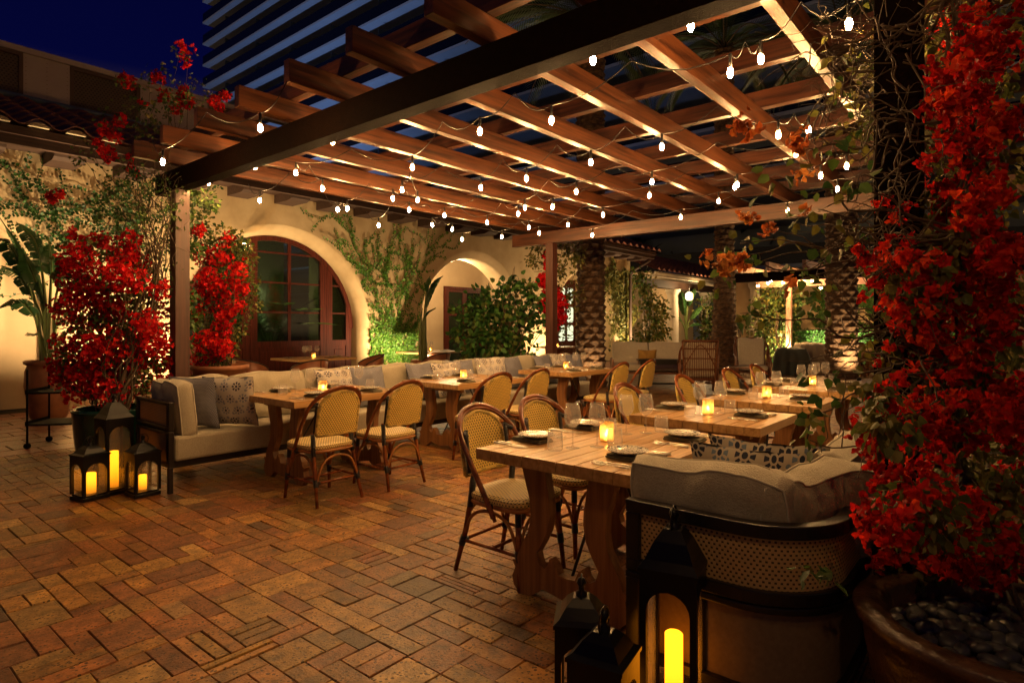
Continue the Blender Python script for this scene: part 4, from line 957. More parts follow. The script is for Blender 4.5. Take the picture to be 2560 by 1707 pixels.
BRR = [(1840,640),(1700,560),(1900,560),(1750,600),(1650,620),(1880,480),(1960,420),(1820,510),(1980,300),(1930,200),(1880,340),(2000,130),(1900,120),(2060,220),(2040,350),(1790,420),(1730,720),(1900,700),(1980,780),(1900,860),(1870,950),(1860,1010),(1960,520),(1690,590)]
gb = [(PD(x, y, R.uniform(1.9,2.5)), R.uniform(.06,.12)) for x, y in BRR]
cloud(m, gb, 230, .040, GREENS[:4]+OLIVE[:2], near=True, wd=.40, droop=.7, surf=.7)
cloud(m, [(PD(x, y, 2.5), .3) for x, y in ((2100,150),(2080,330),(2150,250),(2300,200),(2320,420),(2080,60),(2330,60),(2040,240))], 900, .04, OLIVE, near=True, surf=.9)
cloud(m, [(PD(1860,1310,1.5),.035),(PD(1900,1330,1.5),.03)], 14, .035, GREENS, near=True); m.build('foliage', LEAF, b3)
m = M(); blooms(m, [(PD(x, y, 2.1), .03) for x, y in ((1660,640),(1640,600),(1690,600),(1760,540),(1770,520),(1840,400),(1810,660),(1850,470),(1720,500),(1700,280),(1720,300),(1830,330))], 40, .022, [(.45,.13,.03),(.35,.08,.02),(.5,.2,.05)], 'cluster'); m.build('faded_bracts', BRACT, b3)
m = M(); root = Vector((2.42, -.02, .47)); hub = [Vector((2.56+R.uniform(-.05,.05), .22+R.uniform(-.08,.08), z)) for z in (.9,1.3,1.7,2.1,2.5,2.8)]
prev = root
for k in range(3):
    prev = root+rv()*.03
    for h in hub: e_ = h+rv()*.06; wander(m, prev, e_, .006, .005, 4, .06, 6); prev = e_
for b in rf[:44]+gf[::2]:
    h = min(hub, key=lambda h: abs(h.z-Vector(b[0]).z-.25)); wander(m, h, b[0], .004, .0015, 5, .12, 4)
for b in gb:
    h = min(hub, key=lambda h: abs(h.z-Vector(b[0]).z)); pts = wander(m, h, b[0], .006, .002, 7, .10, 5)
    for _ in range(2): a = pts[R.randint(8, len(pts)-1)]; wander(m, a, a+rv()*.24, .0022, .001, 4, .15, 4)
for _ in range(360):
    a = R.choice([PD(R.uniform(2000,2110), R.uniform(0,520), R.uniform(1.95,2.2)), PD(R.uniform(2010,2060), R.uniform(500,900), R.uniform(2.0,2.2)), PD(R.uniform(2020,2140), R.uniform(20,520), R.uniform(2.3,2.6)), PD(R.uniform(2020,2350), R.uniform(0,450), R.uniform(2.3,2.7)), PD(R.uniform(1880,2060), R.uniform(30,300), R.uniform(2.2,2.6))]); wander(m, a, a+rv()*.38, R.uniform(.0015,.004), .001, 5, .16, 4)
m.build('stems', STEM, b3)
# bougainvillea at the far post
b4 = tag(bpy.data.objects.new('bougainvillea', None), 'slim bright red bougainvillea behind the far left pergola post', 'plant', 'bougainvilleas'); C.objects.link(b4)
r4 = [(P(x, y, 12.2), r*.8) for x, y, r in ((1370,640,.14),(1375,665,.16),(1360,700,.20),(1375,705,.12),(1380,735,.24),(1395,760,.24),(1370,770,.22),(1400,790,.18),(1375,800,.20),(1385,815,.14),(1365,760,.2))]
m = M(); blooms(m, r4, 1300, .06, [(.85,.02,.03),(.7,.012,.02)]); m.build('bracts', BRACT, b4)
m = M(); cloud(m, [(P(x, y, 12.3), r) for x, y, r in ((1370,640,.3),(1400,680,.35),(1420,740,.35),(1400,820,.3),(1420,620,.3),(1330,650,.2),(1345,620,.25),(1440,640,.3))], 1100, .07, OLIVE, surf=.9); m.build('foliage', LEAF, b4)
m = M()
for _ in range(60):
    a = P(R.uniform(1355,1440), R.uniform(610,880), 12.3); wander(m, a, a+Vector((R.uniform(-.5,.5), R.uniform(-.2,.2), R.uniform(-.5,.6))), .008, .003, 5, .2, 4)
for _ in range(4): wander(m, (9.9+R.uniform(-.1,.1), 7.45, 0), P(1380, 760, 12.3), .03, .015, 6, .06, 5)
m.build('stems', STEM, b4)
# leafy shrub in front of the second arch
sh = tag(bpy.data.objects.new('leafy_shrub', None), 'bushy bright green shrub in front of the second arch, left of the far post', 'shrub'); C.objects.link(sh)
sb = [(P(x, y, 11.6+R.uniform(-.3,.3)), r*.72) for x, y, r in ((1190,790,.55),(1250,770,.6),(1300,780,.5),(1170,830,.5),(1230,840,.6),(1290,840,.55),(1270,720,.3),(1290,700,.22),(1210,745,.35),(1330,740,.35),(1340,800,.3),(1175,765,.25),(1140,770,.15),(1320,715,.25),(1260,880,.45),(1190,880,.4))]
m = M(); cloud(m, [(P(1250, 820, 11.7), .95, .35)]+sb, 2300, .105, [(.03,.10,.02),(.045,.13,.025),(.02,.065,.015),(.08,.19,.04),(.10,.14,.03)], near=True, wd=.42, surf=.75); m.build('foliage', LEAF, sh)
m = M()
for b in sb:
    for _ in range(3): wander(m, (8.6+R.uniform(-.1,.1), 7.75+R.uniform(-.1,.1), .0), Vector(b[0])+rv()*.3, .018, .004, 6, .06, 5)
m.build('stems', STEM, sh)
# climbing ivy
def ivy(label, y, walks, lf, group='ivy climbing the house', cols=GREENS[:3], dens=1.0, keep=None, off=.012, vert='y'):
    o = tag(bpy.data.objects.new('climbing_ivy', None), label, 'ivy', group); C.objects.link(o); ms, ml = M(), M()
    def put_(x, z, d=0): return Vector((x, y-off-d, z)) if vert == 'y' else Vector((y-off-d, x, z))
    for (x, z, ang, n, br) in walks:
        st = [(x, z, ang, n, br)]
        while st:
            x, z, a, n, br = st.pop(); pts = [put_(x, z)]
            for i in range(n):
                a += R.uniform(-.35,.35); a += .03*math.sin(i*.7); x += .055*math.cos(a); z += .055*math.sin(a)
                if keep and not keep(x, z): break
                pts.append(put_(x, z))
                for s_ in (-1, 1):
                    if R.random() < .85*dens:
                        la = a+s_*R.uniform(.6,1.5); d = Vector((math.cos(la), R.uniform(-.7,-.1), math.sin(la)-.3)) if vert == 'y' else Vector((R.uniform(-.7,-.1), math.cos(la), math.sin(la)-.3))
                        upv = Vector((0,-1,0)) if vert == 'y' else Vector((-1,0,0))
                        leaf(ml, put_(x, z, .01+R.random()*.05), d, upv+rv()*.6, lf*R.uniform(.6,1.3), vary(R.choice(cols), .3), .44, False)
                if br > 0 and R.random() < .07: st.append((x, z, a+R.choice((-1,1))*R.uniform(.4,1.1), int(n*R.uniform(.35,.8)), br-1))
            if len(pts) > 2: ms.tube(pts, .004, 3, caps=False)
    ms.build('stems', STEM, o); ml.build('leaves', LEAF, o); return o
def offarch(x, z): return all(math.hypot(x-cx, max(0, z-SP)) > RR+.03 for cx in ARX) and z < 3.98 and z > .02
wk = []
for _ in range(75): wk.append((R.uniform(9.15,10.65), R.uniform(.0,.8), PI/2+R.uniform(-.5,.5), R.randint(10,24), 2))
for _ in range(10): wk.append((R.uniform(9.3,10.5), R.uniform(1.0,2.2), PI/2+R.uniform(-.45,.45), R.randint(25,42), 2))
for _ in range(11): wk.append((R.uniform(9.0,10.8), R.uniform(2.3,2.8), PI/2+R.uniform(-1.1,1.1), R.randint(16,30), 1))
for x_, z_, a_ in ((9.0,2.9,2.5),(8.8,3.1,2.4),(8.9,3.3,2.7),(10.9,2.9,.4),(10.9,3.2,.6),(10.8,3.0,.2)): wk.append((x_, z_, a_, 34, 1))
ivy('green ivy fanning up the pier between the two big arches', WY, wk, .055, keep=offarch, cols=[(.07,.20,.025),(.10,.24,.03),(.05,.14,.02),(.14,.26,.04)])
wk = []
for _ in range(22): wk.append((R.uniform(2.9,4.9), R.uniform(2.2,3.2), R.choice((PI, PI*.8, PI/2, 1.2))+R.uniform(-.4,.4), R.randint(18,34), 1))
for _ in range(8): wk.append((R.uniform(1.6,4.4), R.uniform(3.7,4.0), -PI/2+R.uniform(-.9,.9), R.randint(14,30), 1))
ivy('dark ivy trailing over the wall under the eaves at the far left', WY-.02, wk, .056, cols=[(.03,.08,.016),(.03,.08,.016),(.015,.045,.012)])
wk = [(R.uniform(21.0,21.6), R.uniform(0,2.2), PI/2+R.uniform(-.4,.4), 30, 1) for _ in range(30)]+[(R.uniform(19.8,21.6), R.uniform(3.2,3.9), -PI/2+R.uniform(-1,1), 22, 1) for _ in range(12)]
ivy('ivy creeping up the last pier before the columned porch', WY-.03, wk, .12, cols=OLIVE)
# broad-leaved plants
def blade(m, pts, w_, cols, tears=5, seed=0, droop=.25):
    pts = spl(pts, 7); n = len(pts); c0 = R.choice(cols); last = None
    for i in range(n-1):
        p0, p1 = pts[i], pts[i+1]; t0, t1 = i/(n-1), (i+1)/(n-1); d = (p1-p0).normalized(); sd = d.cross(Vector((0,0,1))); 
        if sd.length < .15: sd = d.cross(RT)
        sd.normalize(); up_ = sd.cross(d)
        f = lambda t: w_*math.sin(PI*min(1,t*1.05+.02))**.55*(1-.25*t)
        for s_ in (-1, 1):
            gap = .0 if (i*7+seed+s_) % tears else .22
            a0, a1 = f(t0)*s_, f(t1)*s_*(1-gap)
            v = [p0, p0+sd*a0*.55+up_*abs(a0)*.18, p0+sd*a0-up_*abs(a0)*droop, p1+sd*a1-up_*abs(a1)*droop, p1+sd*a1*.55+up_*abs(a1)*.18, p1]
            m.add(v, [(0,1,4,5),(1,2,3,4)], smooth=True, col=vary(c0, .12))
BANC = [(.022,.058,.016),(.03,.075,.02),(.016,.042,.013)]
def broad(name, label, cat, base, leaves, wscale, stalk=.022, cols=BANC):
    o = tag(bpy.data.objects.new(name, None), label, cat); C.objects.link(o); ml, ms = M(), M()
    for i, (pts, frac, w_) in enumerate(leaves):
        pts = [Vector(p) for p in pts]; full = spl([Vector(base)+Vector((R.uniform(-.1,.1), R.uniform(-.1,.1), 0))]+pts, 6); k = int(len(full)*(1-frac))
        ms.tube(full, [stalk*(1-.8*j/len(full)) for j in range(len(full))], 6, col=vary((.11,.13,.035)))
        sub = full[k::3]; sub = sub if len(sub) > 2 else full[k:]
        blade(ml, sub, w_*wscale, cols, seed=i)
    ml.build('leaf_blades', LEAFD, o); ms.build('stalks', LEAFD, o); return o
bp_ = P(122, 900, 9.2); bp_.z = 0
pot = M(); pot.lathe([(0,0),(.20,0),(.23,.03),(.30,.5),(.29,.72),(.26,.80),(.30,.82),(.31,.86),(.29,.88),(.25,.87),(.24,.8),(0,.8)], seg=32); tag(pot.build('terracotta_urn', TERRA, loc=bp_), 'tall round terracotta urn against the left wall holding the banana plant', 'pot')
Q = lambda x, y, d=9.2: P(x, y, d)
lv = [([Q(112,800),Q(92,715),Q(60,640),Q(0,545,9.0)], .55, .20),([Q(105,800),Q(80,740),Q(45,690),Q(2,665,8.9)], .5, .16),([Q(115,780),Q(105,680),Q(85,600),Q(40,555,9.4)], .5, .18),([Q(125,760),Q(128,660),Q(120,590)], .45, .18),
 ([Q(102,840),Q(85,790),Q(45,752,8.8),Q(-10,775,8.6)], .5, .19),([Q(135,790),Q(150,690),Q(160,620)], .45, .15),([Q(140,820),Q(160,740),Q(178,690)], .45, .14),([Q(100,840),Q(82,838),Q(68,832,9.0)], .4, .08),([Q(95,790),Q(70,700),Q(20,610,9.3),Q(-30,600,9)], .5, .2),([Q(118,820),Q(110,760),Q(96,700)], .35, .1)]
broad('banana_plant', 'potted banana plant with torn dark leaves by the left wall', 'plant', bp_+Vector((0,0,.8)), lv, 1.0, .03)
bp2 = P(1060, 870, 13.9); bp2.z = 0
pot = M(); pot.lathe([(0,0),(.25,0),(.32,.45),(.30,.62),(.27,.62),(0,.58)], seg=24); tag(pot.build('terracotta_pot', TERRA, loc=bp2), 'dark terracotta pot standing inside the second arch', 'pot')
Q = lambda x, y, d=13.9: P(x, y, d)
broad('banana_plant', 'banana plant with one big upright leaf inside the second arch', 'plant', bp2+Vector((0,0,.55)), [([Q(1062,820),Q(1066,760),Q(1085,710),Q(1108,690)], .55, .24),([Q(1062,800),Q(1068,720),Q(1075,690)], .4, .2),([Q(1056,840),Q(1062,790),Q(1090,770)], .4, .1),([Q(1050,850),Q(1052,800),Q(1056,770)], .3, .05)], 1.0, .05)
# palms
TRK = mat('palm_bark', (.16,.085,.038), (.035,.018,.010), rough=.9, nscale=5, stretch=(2,2,5), bump=.9, bscale=18, lo=.35, hi=.65)
def palm(label, x, y, r0, r1, h, flare, nf=26, fl=3.0):
    o = thing('palm_tree', (x, y, 0), 0, label, 'palm', 'palm trees in the courtyard'); m = M(); seg, rows = 28, int(h/.052); vs = []
    for j in range(rows+1):
        z = h*j/rows; t = z/h; rr = r1+(r0-r1)*math.exp(-z/flare)
        for i in range(seg):
            a = 2*PI*i/seg; ph = (i*7/seg+(j//3 % 2)*.5) % 1.0; cell = math.sin(PI*ph)**.6*((j % 3)/2.0)
            k = rr*(1+.055*mn.noise(Vector((math.cos(a)*2, math.sin(a)*2, z*1.5))))+.052*cell*(.7+.6*R.random()); vs.append((k*math.cos(a), k*math.sin(a), z))
    m.add(vs, [(j*seg+i, j*seg+(i+1)%seg, (j+1)*seg+(i+1)%seg, (j+1)*seg+i) for j in range(rows) for i in range(seg)])
    m.build('trunk', TRK, o); m = M(); f = M()
    for k in range(nf):
        a = 2*PI*k/nf*2.4+R.uniform(-.2,.2); el = R.uniform(-.2,1.25); L_ = fl*R.uniform(.8,1.1); pts = []; p = Vector((0,0,h)); e2 = el
        for s_ in range(12): pts.append(p.copy()); p += Vector((math.cos(a)*math.cos(e2), math.sin(a)*math.cos(e2), math.sin(e2)))*L_/11; e2 -= .14
        f.tube(pts, [.03*(1-.85*i/11) for i in range(12)], 4)
        fine = spl(pts, 4)
        for i in range(5, len(fine)-1):
            d = (fine[i+1]-fine[i]).normalized(); sd = d.cross(Vector((0,0,1))); 
            if sd.length < .05: continue
            sd.normalize(); t = i/len(fine); ll = .55*math.sin(PI*min(1,t*.9+.12))**.7
            for s_ in (-1, 1): leaf(m, fine[i], sd*s_+d*.7+Vector((0,0,-.25)), Vector((0,0,1)), ll, vary((.035,.06,.016)), .045, False)
    m.build('fronds', LEAFD, o); f.build('frond_ribs', STEM, o)
    return o
palm('thick scaly palm trunk in front of the house, right of the far post', 11.95, 7.65, .36, .30, 8.3, .5)
palm('dark palm trunk with a broad base between the wicker armchairs', 17.9, 6.8, .46, .25, 9.5, 1.3)
palm('lit scaly palm trunk at the right, behind the farthest slatted table', 18.2, 3.75, .40, .37, 9.0, .4)
# ---------------------------------------------------------------- leather barrel chairs and terrace tables
def barrel(loc, rz, label):
    t = thing('barrel_chair', loc, rz, label, 'chair', 'leather barrel chairs on the terrace')
    A = [math.radians(200-(220)*k/22) for k in range(23)]      # opens towards +y ... shell wraps the back (-y)
    hz = lambda k: .60+.19*math.sin(PI*k/22)**.8
    vs = []; rim = []
    for k in range(23):
        a = -PI/2+(k-11)/22*math.radians(230); r = .33
        vs += [(.27*math.cos(a), .25*math.sin(a), .38), (r*math.cos(a), (r-.01)*math.sin(a), hz(k))]; rim.append((r*math.cos(a), (r-.01)*math.sin(a), hz(k)+.004))
    m = M(); m.add(vs, [(2*i, 2*i+2, 2*i+3, 2*i+1) for i in range(22)], smooth=True); m.build('shell', LEATH, t, solid=.012)
    m = M(); m.tube(rim, .013, 8); m.tube([rim[11], (rim[11][0], rim[11][1]-.012, .38)], .007, 5); m.build('rim', BLK, t)
    m = M(); m.lathe([(0,.43),(.24,.43),(.275,.41),(.27,.37),(0,.37)], seg=28); m.build('seat', LEATH, t)
    m = M()
    for k in range(14):
        a0, a1 = 2*PI*k/14, 2*PI*(k+1.4)/14; m.tube([(.26*math.cos(a0), .26*math.sin(a0), .37), (.25*math.cos(a1), .25*math.sin(a1), .03)], .011, 5); m.tube([(.26*math.cos(a1), .26*math.sin(a1), .37), (.25*math.cos(a0), .25*math.sin(a0), .03)], .011, 5)
    m.lathe([(.23,.0),(.27,.0),(.27,.03),(.23,.03)], seg=24); m.build('base', CANEL, t); return t
bc0 = barrel((6.02, 9.75, 0), .1, 'leather barrel chair, back to the camera, at the table by the arched doors')
for x, y, a, l in ((5.45,10.75,-1.3,'leather barrel chair on the left of the terrace table by the arched doors'),(7.75,10.35,1.2,'leather barrel chair on the right of the terrace table, beside the ivy pier'),
   (9.25,9.95,.1,'leather barrel chair seen from behind, just right of the ivy pier'),(10.75,9.6,.5,'leather barrel chair left of the leafy shrub, angled toward the terrace table'),(15.2,9.9,.6,'leather barrel chair low behind the palm trunk near the third arch')): dup(bc0, (x, y, 0), a, l)
def ttable(loc, rz, L_, W_, label):
    t = thing('terrace_table', loc, rz, label, 'table', 'tables on the terrace'); m = M(); m.box(-L_/2, L_/2, -W_/2, W_/2, .72, .76); m.build('tabletop', W_TAB, t, bevel=.004)
    m = M(); m.lathe([(.30,0),(.28,.03),(.16,.3),(.2,.6),(.34,.72)], seg=20); m.build('base', LEATH, t); return t
for i, (x, y, a, L_, W_, l) in enumerate(((6.75,10.75,0,1.3,1.0,'terrace table set in front of the tall arched doors'),(10.25,11.2,0,1.4,.95,'terrace table before the second arch, half behind the shrub'),(15.0,10.8,0,1.2,.9,'terrace table with a candle by the third arch'))):
    ttable((x,y,0), a, L_, W_, l); w_ = ('terrace table by the arched doors','terrace table before the second arch','terrace table by the third arch')[i]
    put('votive candle', x-.05, y-.05, ZT, 0, 'glowing votive candle on the %s' % w_)
    for k, (dx, dy) in enumerate(((-.22,.0),(-.12,.12),(.12,.1),(.02,.2))[:4 if i < 2 else 1]): put('wine glass', x+dx, y+dy, ZT, 0, '%s wine glass on the %s' % (('first','second','third','last')[k], w_))
    for k, (dx, dy) in enumerate(((-.5,.1),(.15,-.3),(.5,-.05))[:3 if i < 2 else 1]): put('plate', x+dx, y+dy, ZT+.004, 0, '%s plate on the %s' % (('left','middle','right')[k], w_))
# bar cart
MATTE = mat('matte_black', (.006,.006,.006), rough=.8, spec=.1)
ct = thing('bar_cart', (2.18, 8.62, 0), .9, 'black metal bar cart on casters beside the terracotta urn', 'cart'); 
for z_ in (.26,.62): m = M(); m.box(-.24,.24,-.34,.34,z_,z_+.02); m.box(-.245,.245,-.345,-.34,z_,z_+.05); m.box(-.245,.245,.34,.345,z_,z_+.05); m.build('shelf', MATTE, ct)
for sx_ in (-1,1):
    for sy_ in (-1,1):
        m = M(); m.tube([(sx_*.23,sy_*.33,.06),(sx_*.23,sy_*.33,.9)], .011, 6); m.build('leg', MATTE, ct)
        m = M(); m.tube([(sx_*.23-.012,sy_*.33,.035),(sx_*.23+.012,sy_*.33,.035)], .034, 14); m.build('caster', MATTE, ct)
m = M(); m.tube([(-.23,-.33,.9),(-.23,-.42,.93),(.23,-.42,.93),(.23,-.33,.9)], .011, 6); m.build('handle', MATTE, ct)
# ---------------------------------------------------------------- wicker lounge group
WK = mat('dark_wicker', (.24,.085,.030), (.10,.03,.012), rough=.4, nscale=30, rnd=1); WHT = mat('white_canvas', (.62,.55,.42), (.52,.46,.35), rough=.9, nscale=30, bump=.2, bscale=60)
def wing(loc, rz, label):
    t = thing('wicker_armchair', loc, rz, label, 'armchair', 'wicker wing armchairs'); f = M()
    for s_ in (-1,1): f.tube(spl([(s_*.30,-.30,0),(s_*.31,-.31,.4),(s_*.35,-.38,1.08)],5), .02, 7)
    f.tube([(-.35,-.38,1.08),(.35,-.38,1.08)], .022, 7)
    for z_ in (.28,.5,.72,.92): f.tube([(-.32,-.31-(z_-.4)*.1,z_),(.32,-.31-(z_-.4)*.1,z_)], .014, 6)
    f.tube(spl([(-.33,-.33,.5),(0,-.40,1.0),(.33,-.33,.5)],6), .011, 6); f.build('back_frame', WK, t)
    m = M()
    for k in range(19): x = -.32+.64*k/18; m.tube([(x*.95,-.305,.2),(x*1.06,-.375,1.07)], .0085, 5)
    m.build('back_slats', WK, t)
    for s_ in (-1,1):
        a = M(); a.tube(spl([(s_*.34,-.36,.98),(s_*.385,-.25,.86),(s_*.39,-.05,.66),(s_*.39,.22,.62),(s_*.37,.33,.5),(s_*.35,.33,.0)],5), .022, 7); 
        for k in range(11): y = -.32+.62*k/10; a.tube([(s_*.35,y,.16),(s_*.385,y,.62 if y > -.1 else .70+(-.1-y)*1.0)], .008, 5)
        for z_ in (.2,.36,.5): a.tube([(s_*.36,-.31,z_),(s_*.37,.32,z_)], .011, 5)
        a.build('arm', WK, t)
    m = M(); m.box(-.33,.33,-.3,.32,.27,.31); m.tube([(-.34,.33,.16),(.34,.33,.16)], .014, 6)
    for k in range(15): m.tube([(-.32+.64*k/14,.33,.14),(-.32+.64*k/14,.33,.31)], .008, 5)
    m.build('seat_frame', WK, t)
    m = M(); cush_mesh(m, .62, .58, .13, .7, 12, 12, 3, wr=.006); o = m.build('seat_cushion', WHT, t); o.location = (0,.02,.38); o.rotation_euler = (PI/2,0,0)
    m = M(); cush_mesh(m, .58, .64, .12, .7, 12, 14, 5, wr=.006); o = m.build('back_cushion', WHT, t); o.location = (0,-.26,.75); o.rotation_euler = (.10,0,0)
    for bx_ in (-.12,.12):
        for bz_ in (-.12,.1): q_ = M(); q_.lathe([(.018,0),(.012,.006),(0,.008)], seg=10); b_o = q_.build('tuft_button', WHT, o); b_o.location = (bx_, .055, bz_); b_o.rotation_euler = (-PI/2,0,0)
    return t
w0 = wing((12.35, 5.25, 0), YAW-PI/2-.18, 'wicker wing armchair seen from behind, dark slatted back toward the camera')
dup(w0, (15.1, 5.05, 0), YAW+PI/2-.25, 'wicker wing armchair facing the camera with a tufted white cushion')
t = thing('wicker_side_table', (13.6, 4.75, 0), .3, 'low wicker table between the two wing armchairs', 'table'); m = M(); m.box(-.3,.3,-.3,.3,.46,.49); m.build('tabletop', WK, t); 
for sx_ in (-1,1):
    for sy_ in (-1,1): m = M(); m.tube([(sx_*.26,sy_*.26,.46),(sx_*.28,sy_*.28,0)], .015, 6); m.build('leg', WK, t)
m = M()
for k in range(9):
    for s_ in (-1,1): m.tube([(-.27+.0675*k,s_*.28,.2),(-.27+.0675*k,s_*.28,.46)], .007, 4)
m.build('side_slats', WK, t)
t = thing('settee', (13.1, 6.75, 0), YAW-PI/2-.1+PI, 'cream cushioned settee behind the dark console table, with a yellow pillow', 'sofa')
for k, x_ in enumerate((-.42,.42)):
    m = M(); cush_mesh(m, .82, .55, .18, .7, 12, 10, k, wr=.008); o = m.build('back_cushion', WHT, t); o.location = (x_,-.3,.72); o.rotation_euler = (.3,0,0)
    m = M(); cush_mesh(m, .82, .7, .17, .75, 12, 10, k+4); o = m.build('seat_cushion', WHT, t); o.location = (x_,.05,.43); o.rotation_euler = (PI/2,0,0)
m = M(); m.box(-.86,.86,-.36,.4,.28,.33); m.box(-.9,-.86,-.36,.4,0,.62); m.box(.86,.9,-.36,.4,0,.62); m.build('frame', WK, t)
pillow(.42, (12.72, 6.62, .66), YAW+PI/2-.1, -.45, mat('mustard_velvet', (.42,.24,.055), (.33,.18,.04), rough=.85, nscale=20), 'mustard yellow pillow lying diagonally on the cream settee', 90)
t = thing('console_table', (12.45, 6.02, 0), YAW-PI/2-.05, 'black console table with turned legs in front of the cream settee', 'table'); m = M(); m.box(-.62,.62,-.16,.16,.62,.66); m.box(-.58,.58,-.13,.13,.54,.619); m.build('tabletop', BLK, t)
for sx_ in (-1,1): m = M(); m.lathe([(.05,0),(.055,.03),(.025,.07),(.045,.14),(.02,.2),(.035,.3),(.045,.36),(.02,.44),(.04,.5),(.04,.54)], (sx_*.5,0,0), 14); m.build('leg', BLK, t)
m = M(); m.box(-.5,.5,-.02,.02,.10,.14); m.build('stretcher', BLK, t)
# covered furniture, far tables, fan
COV = mat('grey_green_cover', (.095,.10,.075), (.06,.065,.05), rough=.9, nscale=5); m = M(); 
def drape(m, L_, W_, H_, seed):
    def f(u, v):
        a, b_ = 2*u-1, 2*v-1; r = max(abs(a), abs(b_)); tz = H_ if r < .72 else H_*(1-((r-.72)/.28))**.35*1.0
        x, y = a*L_/2*(1 if r < .72 else 1), b_*W_/2; n_ = mn.noise(Vector((a*3+seed, b_*3, 0)))*.05; fl = .04*math.sin(14*math.atan2(b_, a))*(r > .72)
        return (x*(1+fl*.6), y*(1+fl*.6), max(0.01, tz+n_*(r < .8)))
    uvgrid(m, f, 30, 30)
drape(m, 1.3, 1.0, .74, 2); o = m.build('furniture_cover', COV); o.location = (18.7, 5.15, 0); o.rotation_euler = (0,0,.3); tag(o, 'grey-green cloth cover draped over stacked furniture behind the far armchair', 'furniture cover')
m = M(); drape(m, 1.7, .9, .86, 5); o = m.build('furniture_cover', mat('beige_cover', (.40,.34,.25), (.3,.26,.19), rough=.9, nscale=4)); o.location = (19.9, 4.95, 0); o.rotation_euler = (0,0,.4); tag(o, 'pale beige cover thrown over furniture beside the far trestle tables', 'furniture cover')
dup(T4_, (19.0, 3.7, 0), -.5, 'far trestle table in the next court, left of the lit palm trunk', 'slatted trestle dining tables')
dup(T4_, (20.6, 4.3, 0), -.4, 'farthest trestle table, close to the clipped hedge', 'slatted trestle dining tables')
dup(ch0, (19.1, 3.35, 0), 2.2, 'woven bistro chair at the far trestle table in the next court', 'woven bistro chairs')
t = thing('standing_fan', (19.8, 7.0, 0), YAW+PI, 'black round caged fan on a stand beside the far white column', 'fan'); m = M(); m.tube([(0,0,0),(0,0,1.1)], .015, 6); m.lathe([(0,0),(.2,0),(.2,.02),(0,.03)], seg=20); m.build('stand', IRON, t)
m = M(); 
for k in range(5): m.tube([((.06+.045*k)*math.cos(a), -.05, 1.2+(.06+.045*k)*math.sin(a)) for a in [2*PI*j/28 for j in range(28)]], .004, 4, closed=True)
for k in range(20): m.tube([(0,-.06,1.2),(.24*math.cos(PI*k/10),-.05,1.2+.24*math.sin(PI*k/10))], .0025, 3)
m.build('cage', IRON, t); m = M()
for k in range(4):
    a = PI/2*k; m.add([(0,0,1.2),(.2*math.cos(a-.3),.02,1.2+.2*math.sin(a-.3)),(.21*math.cos(a+.3),-.02,1.2+.21*math.sin(a+.3))], [(0,1,2)])
m.build('blades', IRON, t)
# ---------------------------------------------------------------- columned porch
po = thing('columned_porch', (0,0,0), 0, 'low tiled porch on white round columns beyond the main house', 'porch'); WC = mat('white_column_plaster', (.60,.52,.40), (.50,.43,.32), rough=.8, nscale=2, bump=.2, bscale=10)
for x_, h_, r_ in ((25.9,3.02,.27),(29.7,3.02,.27),(33.5,3.02,.27)):
    m = M(); m.lathe([(r_*1.35,0),(r_*1.35,.12),(r_*1.15,.2),(r_,.3),(r_*.9,h_-.3),(r_*.92,h_-.25),(r_*1.2,h_-.12),(r_*1.3,h_-.1),(r_*1.3,h_)], (x_,12.2,0), 28); m.build('column', WC, po)
m = M(); m.box(22.3,36,12.0,12.4,3.03,3.36); m.build('lintel', W_EAVE, po)
m = M(); m.box(22.3,36,11.25,11.42,3.36,3.46); m.box(22.3,36,11.2,11.3,3.46,3.54); m.build('gutter', mat('pale_gutter', (.40,.33,.24), rough=.5), po)
m = M(); m.box(22.2,36,15.6,15.8,0,3.8); m.box(22.2,36,11.4,15.6,3.48,3.54); m.build('back_wall', STUCD, po)
tile_roof('roof', 22.2, 36, 11.1, 3.58, 14.6, 4.9, po, pitch=.46, row=.42)
m = M(); m.tube([(21.4,11.0,3.9),(21.4,11.6,3.6),(21.4,11.85,3.4),(21.4,11.85,0)], .06, 8); tag(m.build('drainpipe', W_EAVE), 'brown downpipe running down the end pier of the house', 'drainpipe')
bp3 = P(1715, 860, 28.5); bp3.z = 0; Q = lambda x, y, d=28.5: P(x, y, d)
broad('bird_of_paradise', 'large fan-leaved plant between the white porch columns', 'plant', bp3, [([Q(1715,820),Q(1708,760),Q(1702,725)], .5, .5),([Q(1716,800),Q(1725,740),Q(1738,720)], .5, .45),([Q(1718,820),Q(1735,785),Q(1755,765)], .5, .4),([Q(1716,830),Q(1735,810),Q(1756,815)], .5, .3),([Q(1712,820),Q(1690,790),Q(1668,780)], .5, .35),([Q(1716,790),Q(1714,740),Q(1720,728)], .5, .45)], 1.0, .06, [(.03,.075,.02),(.045,.10,.025)])
pi_ = tag(bpy.data.objects.new('climbing_ivy', None), 'ivy hanging around the post and columns at the near end of the porch', 'ivy', 'ivy climbing the house'); C.objects.link(pi_)
m = M(); cloud(m, [(P(x, y, d), r) for x, y, d, r in ((1610,720,22,.5),(1625,760,22,.5),(1640,800,22,.6),(1620,840,22,.6),(1655,775,23,.4),(1600,690,22,.4),(1770,770,29,.7),(1775,810,29,.7),(1760,830,29,.5),(1655,830,23,.4),(1590,860,21.5,.5),(1580,900,21,.4))], 2400, .14, OLIVE+GREENS[:2], surf=.9); m.build('foliage', LEAF, pi_)
m = M()
for _ in range(7): x_ = R.uniform(21.8,22.9); m.tube(spl([(x_,11.6,0),(x_+R.uniform(-.1,.1),11.6,1.5),(x_+R.uniform(-.2,.2),11.7,3.0)],5), .05, 5)
m.build('stems', STEM, pi_)
